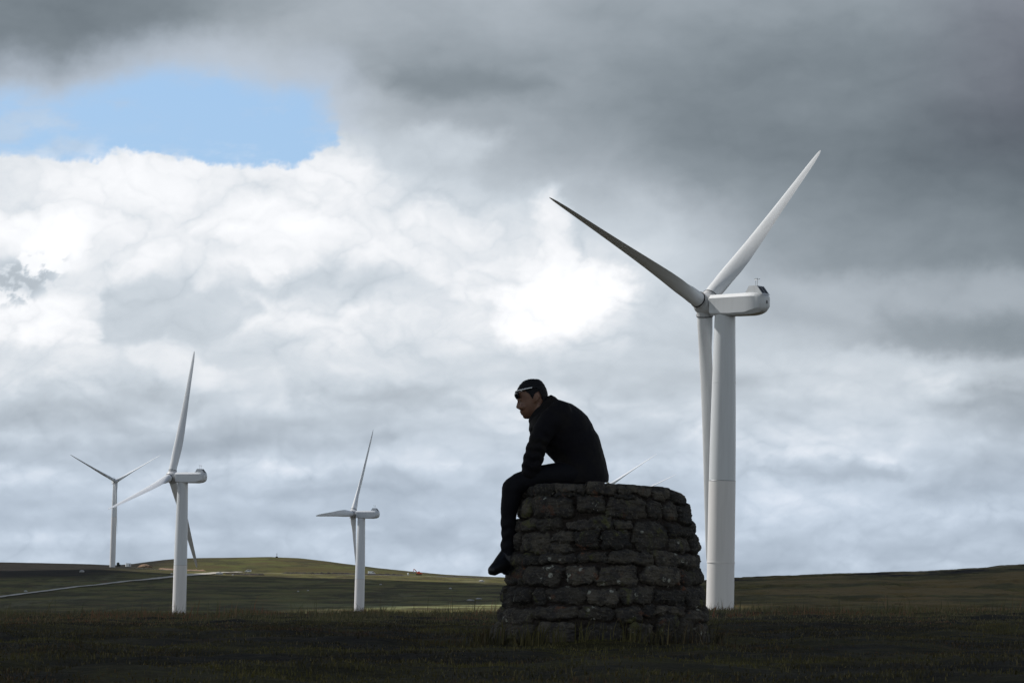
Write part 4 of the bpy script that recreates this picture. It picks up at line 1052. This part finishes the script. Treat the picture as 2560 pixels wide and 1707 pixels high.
m_white = mat('vehicle_white', (.80, .80, .78), .3); m_glass = mat('vehicle_glass', (.02, .022, .025), .08); m_tyre = mat('tyre_rubber', (.02, .02, .02), .85); m_grey = mat('dull_steel', (.25, .25, .25), .5, .6)
m_red = mat('digger_paint', (.55, .085, .035), .45); nb = NB(m_red); nb.col(nb.mix(nb.ramp(nb.noise(nb.obj(), 1.2, 4), .45, .7), (.60, .095, .035), (.42, .07, .04)))
def prism(bm, prof_, y0, y1, bev=.05):
    a = [bm.verts.new((x, y0, z)) for x, z in prof_]; b = [bm.verts.new((x, y1, z)) for x, z in prof_]; n = len(a)
    fs = [bm.faces.new(a[::-1]), bm.faces.new(b)] + [bm.faces.new((a[i], a[(i + 1) % n], b[(i + 1) % n], b[i])) for i in range(n)]
    bmesh.ops.bevel(bm, geom=list({e for f in fs for e in f.edges}), offset=bev, segments=2, profile=.5, affect='EDGES')
def wheel(par, x, y, r=.38, w=.24):
    bm = bmesh.new(); q = lambda rr, yy: [(x + rr * math.cos(2 * math.pi * i / 20), y + yy, r + rr * math.sin(2 * math.pi * i / 20)) for i in range(20)]
    add_loft(bm, [q(r - .05, -w / 2), q(r, -w / 2 + .04), q(r, w / 2 - .04), q(r - .05, w / 2)]); wo_ = bm_obj('wheel', bm, m_tyre, par, False)
    bm = bmesh.new(); add_loft(bm, [q(r * .58, -w / 2 - .02), q(r * .58, w / 2 + .02)]); bm_obj('rim', bm, m_grey, wo_, False)
def vehicle(name, px, py, rot, body, panes, label, cat, L):
    r = bpy.data.objects.new(name, None); link(r); p = at(px, py, 2250, 2600); r.location = (p[0], p[1], p[2] + .5); r.rotation_euler = (0, 0, rot); tag(r, label, cat, 'white vehicles on the works road')
    bm = bmesh.new(); prism(bm, body, -.95, .95, .07); bm_obj('body', bm, m_white, r)
    for kind, a in panes:
        bm = bmesh.new()
        if kind == 'side':
            prism(bm, a, -.965, -.955, .002); bm_obj('window', bm, m_glass, r); bm = bmesh.new(); prism(bm, a, .955, .965, .002)
        else:
            (x0, z0), (x1, z1) = a; d = Vector((x1 - x0, 0, z1 - z0)); nn = Vector((d.z, 0, -d.x)).normalized() * .015; nn = nn if nn.x > 0 else -nn
            add_loft(bm, [[Vector((x0, -.75, z0)) + nn * k, Vector((x0, .75, z0)) + nn * k, Vector((x1, .68, z1)) + nn * k, Vector((x1, -.68, z1)) + nn * k] for k in (-.5, 1)])
        bm_obj('windscreen' if kind == 'front' else 'window', bm, m_glass, r)
    for x in (-L * .3, L * .31):
        for y in (-.88, .88): wheel(r, x, y)
    for y in (-.7, .7):
        bm = bmesh.new(); add_ball(bm, (body[1][0] + .0, y, .85), (.05, .12, .1), seg=10); bm_obj('headlight', bm, m_grey, r)
    return r
# boxy four-wheel drive facing left, panel van facing right
vehicle('off_road_car', 620, 1431.5, math.pi, [(-2.4, .45), (2.35, .45), (2.38, 1.05), (1.15, 1.22), (.72, 1.98), (-2.35, 2.0)], [('side', [(-2.1, 1.3), (.75, 1.3), (.45, 1.85), (-2.1, 1.85)]), ('front', ((1.12, 1.27), (.76, 1.92)))], 'white boxy off-road car with a dark underside, bonnet to the left, on the works road', 'car', 4.7)
vehicle('panel_van', 929, 1436.5, .12, [(-2.75, .42), (2.62, .42), (2.66, .95), (1.95, 1.25), (1.15, 2.28), (-2.72, 2.34)], [('side', [(.55, 1.3), (1.75, 1.3), (1.1, 2.0), (.55, 2.0)]), ('front', ((1.92, 1.32), (1.2, 2.2)))], 'white panel van with sloping nose to the right, beside the central turbine tower', 'van', 5.4)
# site cabin and dark cabinet at the far turbine
r = bpy.data.objects.new('site_cabin', None); link(r); p = at(320.5, 1416.5, 2250, 2600); r.location = (p[0], p[1], p[2] + .1); r.rotation_euler = (0, 0, .25); tag(r, 'small white site cabin between the far bright turbine and the orange clay heap', 'cabin')
bm = bmesh.new(); add_box(bm, (-2.0, -1.2, .15), (2.0, 1.2, 2.6), .08); bm_obj('wall', bm, m_white, r)
bm = bmesh.new(); add_box(bm, (-2.1, -1.3, 2.6), (2.1, 1.3, 2.74), .04); bm_obj('roof', bm, m_white, r)
bm = bmesh.new(); add_box(bm, (.7, -1.225, .25), (1.5, -1.19, 2.2)); bm_obj('door', bm, m_grey, r)
for x in (-1.5, 1.5):
    bm = bmesh.new(); add_box(bm, (x - .15, -1.1, -.6), (x + .15, 1.1, .15)); bm_obj('foot', bm, m_grey, r)
m_dk = mat('cabinet_green', (.020, .026, .022), .6)
r = bpy.data.objects.new('transformer_cabinet', None); link(r); p = at(293.5, 1413.8, 2300, 2560); r.location = (p[0] + 1.0, p[1] - 4, p[2]); tag(r, 'dark transformer cabinet at the foot of the far bright turbine', 'cabinet')
bm = bmesh.new(); add_box(bm, (-1.0, -1.2, -.5), (1.0, 1.2, 2.5), .06); add_box(bm, (1.0, -.9, -.5), (1.9, .9, 1.6), .05); bm_obj('housing', bm, m_dk, r)
bm = bmesh.new(); prism(bm, [(-1.15, 2.5), (1.15, 2.5), (.2, 3.2), (-.2, 3.2)], -1.3, 1.3, .03); bm_obj('roof', bm, m_dk, r)
# tracked excavator
r = bpy.data.objects.new('excavator', None); link(r); p = at(1047, 1438.5, 2250, 2600); r.location = (p[0], p[1], p[2] + .4); r.rotation_euler = (0, 0, math.pi - .35); tag(r, 'red tracked excavator with its arm raised, at the right end of the works road', 'excavator')
for y in (-1.05, 1.05):
    bm = bmesh.new(); prism(bm, [(-1.7, .05), (1.7, .05), (2.0, .45), (1.7, .85), (-1.7, .85), (-2.0, .45)], y - .28, y + .28, .08); bm_obj('track_unit', bm, m_tyre, r)
bm = bmesh.new(); prism(bm, [(-2.3, 1.0), (1.2, 1.0), (1.2, 1.7), (-.4, 2.0), (-2.1, 2.1), (-2.4, 1.7)], -1.2, 1.2, .1); bm_obj('engine_housing', bm, m_red, r)
bm = bmesh.new(); prism(bm, [(-.4, 1.7), (1.25, 1.7), (1.3, 2.2), (.9, 2.9), (-.4, 2.95)], -1.15, -.05, .07); cb_ = bm_obj('cab', bm, m_red, r)
bm = bmesh.new(); prism(bm, [(-.2, 2.0), (1.0, 2.0), (.75, 2.7), (-.2, 2.75)], -1.17, -1.155, .003); bm_obj('window', bm, m_glass, cb_)
bm = bmesh.new(); prism(bm, [(.7, 1.2), (1.3, 1.2), (2.6, 3.3), (4.1, 4.55), (3.9, 4.85), (2.3, 3.7)], .1, .5, .04); bm_obj('boom', bm, m_red, r)
bm = bmesh.new(); prism(bm, [(3.8, 4.9), (4.25, 4.75), (4.65, 2.4), (4.4, 2.35)], .12, .48, .04); bm_obj('dipper_arm', bm, m_red, r)
bm = bmesh.new(); prism(bm, [(4.35, 2.4), (4.75, 2.4), (4.9, 1.7), (4.5, 1.2), (4.0, 1.5), (4.25, 1.9)], -.15, .75, .04); bm_obj('bucket', bm, m_grey, r)
# pale tank beside the excavator
bm = bmesh.new(); prof_t = [(.02, 0), (.62, 0), (.66, .08), (.66, 1.25), (.55, 1.5), (.3, 1.62), (.28, 1.75), (.02, 1.77)]
add_loft(bm, [ring(a, z, 24) for a, z in prof_t]); o = bm_obj('water_tank', bm, mat('tank_plastic', (.62, .63, .60), .5), None, True); p = at(1020.5, 1437.5, 2250, 2600); o.location = (p[0], p[1], p[2] + .2); tag(o, 'small pale upright tank just left of the excavator', 'tank')
# marker on the hill top
r = bpy.data.objects.new('hilltop_marker', None); link(r); p = at(692, 1393.5, 2600, 2800); r.location = (p[0], p[1], p[2] - .2); tag(r, 'slim dark marker post on a plinth at the top of the sunlit hill', 'marker post')
bm = bmesh.new(); prism(bm, [(-1.5, 0), (1.5, 0), (.7, 1.25), (-.7, 1.25)], -.8, .8, .06); bm_obj('plinth', bm, m_stone, r)
bm = bmesh.new(); add_tube(bm, [(0, 0, 1.1), (0, 0, 4.1)], [.2, .12], 10); add_box(bm, (-.45, -.06, 2.9), (.45, .06, 3.1)); bm_obj('post', bm, mat('tarred_wood', (.05, .045, .04), .8), r)
# pale boulders lying about the moor
m_boulder = mat('pale_boulder', (.42, .41, .38), .9); nb = NB(m_boulder); nb.col(nb.mix(nb.ramp(nb.noise(nb.obj(), 2.2, 5, .6), .4, .7), (.46, .45, .42), (.27, .26, .24)))
BO = [(548, 1435.5, 2.6, 'large pale boulder below the works road, left of the off-road car'), (430, 1434.5, 1.2, 'pale boulder beside the track, left of the second turbine tower'), (205, 1429.5, 1.9, 'pale boulder on the dark slope left of the far bright turbine'), (64, 1478.5, 1.1, 'pale boulder just above the track at the left edge of the moor'),
      (582, 1437.0, .8, 'small pale boulder right of the large boulder below the works road'), (1204, 1454.0, 1.8, 'pale boulder on the moor near the person\'s shoes'), (1126, 1471, .9, 'thin pale boulder in the middle of the moor left of the cairn'), (952, 1461, .8, 'pale boulder on the moor right of the central turbine tower'),
      (1196, 1497.5, 1.5, 'flat pale slab beside the cairn in the grass flush, right of its neighbour'), (1176, 1501, 1.6, 'flat pale slab in the grass flush, farther from the cairn'), (745, 1478, .7, 'small pale boulder on the moor below the hilltop marker'), (770, 1476, .6, 'smallest pale boulder on the moor, left of the central turbine')]
for k, (x, y, s_, lab) in enumerate(BO):
    rr = random.Random(k); bm = bmesh.new(); bmesh.ops.create_icosphere(bm, subdivisions=3, radius=1)
    flat = .28 if 'flat' in lab else .55
    for v in bm.verts:
        q = 1 + .3 * float(fbm(np.array([v.co.x * 1.6 + k]), np.array([v.co.y * 1.6 + v.co.z * 1.3]), 3, 720 + k)[0]); v.co = Vector((v.co.x * s_ * q * (1.25 if flat < .3 else 1), v.co.y * s_ * .8 * q, v.co.z * s_ * flat * q))
    o = bm_obj('boulder', bm, m_boulder, None, False); p = at(x, y, 1450, 2600); o.location = (p[0], p[1], p[2] + s_ * .18); o.rotation_euler = (0, 0, rr.uniform(-.5, .5)); tag(o, lab, 'boulder', 'pale boulders on the moor')
# ------------------------------------------------------------------ moor grass on the near rise
rng = np.random.default_rng(21)
def blades(name, n, ylo, yhi, dens, hfun, wid, m, spread=1.35, lean=.55, seed=0, keep=None):
    rg = np.random.default_rng(seed)
    y = np.sqrt(rg.uniform(ylo ** 2, yhi ** 2, n)); x = rg.uniform(-1, 1, n) * .16 * spread * y
    k = dens(x, y); sel = rg.uniform(0, 1, n) < k
    x, y = x[sel], y[sel]
    if keep is not None: q = keep(x, y); x, y = x[q], y[q]
    n = len(x); z = ground(x, y)
    h = hfun(x, y, rg); w = wid * rg.uniform(.6, 1.4, n)
    a = rg.uniform(0, 2 * np.pi, n); l = rg.normal(0, lean, n) * .5 + .25; la = rg.normal(.5, 1.3, n)
    dx, dy = np.cos(la) * l * h, np.sin(la) * l * h
    cx, cy = np.cos(a) * w / 2, np.sin(a) * w / 2
    P0 = np.stack([x - cx, y - cy, z - .01], -1); P1 = np.stack([x + cx, y + cy, z - .01], -1)
    P2 = np.stack([x + dx * .35 + cx * .7, y + dy * .35 + cy * .7, z + h * .55], -1); P3 = np.stack([x + dx * .35 - cx * .7, y + dy * .35 - cy * .7, z + h * .55], -1)
    P4 = np.stack([x + dx + cx * .12, y + dy + cy * .12, z + h * np.sqrt(np.clip(1 - .5 * l * l, .3, 1))], -1); P5 = np.stack([x + dx - cx * .12, y + dy - cy * .12, P4[:, 2]], -1)
    V_ = np.stack([P0, P1, P2, P3, P4, P5], 1).reshape(-1, 3)
    i0 = np.arange(n)[:, None] * 6
    Fq = np.concatenate([i0 + np.array([[0, 1, 2, 3]]), i0 + np.array([[3, 2, 4, 5]])])
    me = mesh_np(name, V_, Fq, False, m)
    attr(me, 'blade', np.repeat(rg.uniform(0, 1, n), 6))
    return tag(link(bpy.data.objects.new(name, me)), kind='stuff')
def grass_mat(name, a, b, c, red):
    m = mat(name, a, .75, 0, .2); nb = NB(m); P = nb.pos(); t_ = nb.attr('blade')
    col = nb.mix(nb.ramp(nb.noise(P, .55, 5, .6), .42, .62), a, b)
    col = nb.mix(nb.ramp(t_, .72, 1.0), col, c)
    col = nb.mix(nb.math('MULTIPLY', nb.ramp(nb.noise(P, .32, 4, .6), .48, .62), nb.ramp(t_, .35, .75)), col, red)
    nb.col(col); return m
m_short = grass_mat('short_moor_grass', (.030, .026, .014), (.078, .070, .020), (.125, .102, .040), (.078, .044, .024))
m_tall = grass_mat('tall_moor_grass', (.080, .076, .040), (.110, .100, .040), (.20, .16, .085), (.20, .084, .044))
def patch(x, y, s, seed): return fbm(x / s, y / s, 4, seed, .6)
clear_cairn = lambda x, y: np.hypot(x - cx_w[0], y - DC) > .60
blades('turf_grass', 300000, 10.5, 32, lambda x, y: np.clip(.35 + 1.5 * patch(x, y, 1.3, 801), .03, 1),
       lambda x, y, r: (.008 + .022 * np.clip(.30 + patch(x, y, .9, 803), 0, 1)) * r.uniform(.5, 1.5, len(x)), .0065, m_short, seed=1, keep=clear_cairn, lean=1.5)
blades('rough_grass', 250000, 27, 47, lambda x, y: np.clip(.45 + 1.2 * patch(x, y, 1.4, 805), .06, 1) * sstep(26, 33, y + 3 * patch(x, y, 2.2, 815)),
       lambda x, y, r: (.016 + .095 * np.clip(.22 + 1.3 * patch(x, y, 1.2, 807), 0, 1) * sstep(29, 38, y)) * r.uniform(.4, 1.6, len(x)), .008, m_tall, seed=2, lean=1.0)
# tall seeding stems along the brow and round the foot of the cairn
blades('seeding_grass', 2600, 34, 46, lambda x, y: np.clip(.15 + 1.6 * patch(x, y, 1.1, 809), .02, 1),
       lambda x, y, r: r.uniform(.10, .27, len(x)), .009, m_tall, seed=3, lean=.45)
blades('foot_grass', 30000, 18, 20.2, lambda x, y: sstep(.86, .66, np.hypot(x - cx_w[0], y - DC)) * np.clip(.45 + patch(x, y, .5, 811), 0, 1),
       lambda x, y, r: r.uniform(.04, .15, len(x)), .007, m_short, spread=.5, seed=4, keep=lambda x, y: np.hypot(x - cx_w[0], y - DC) > .585)
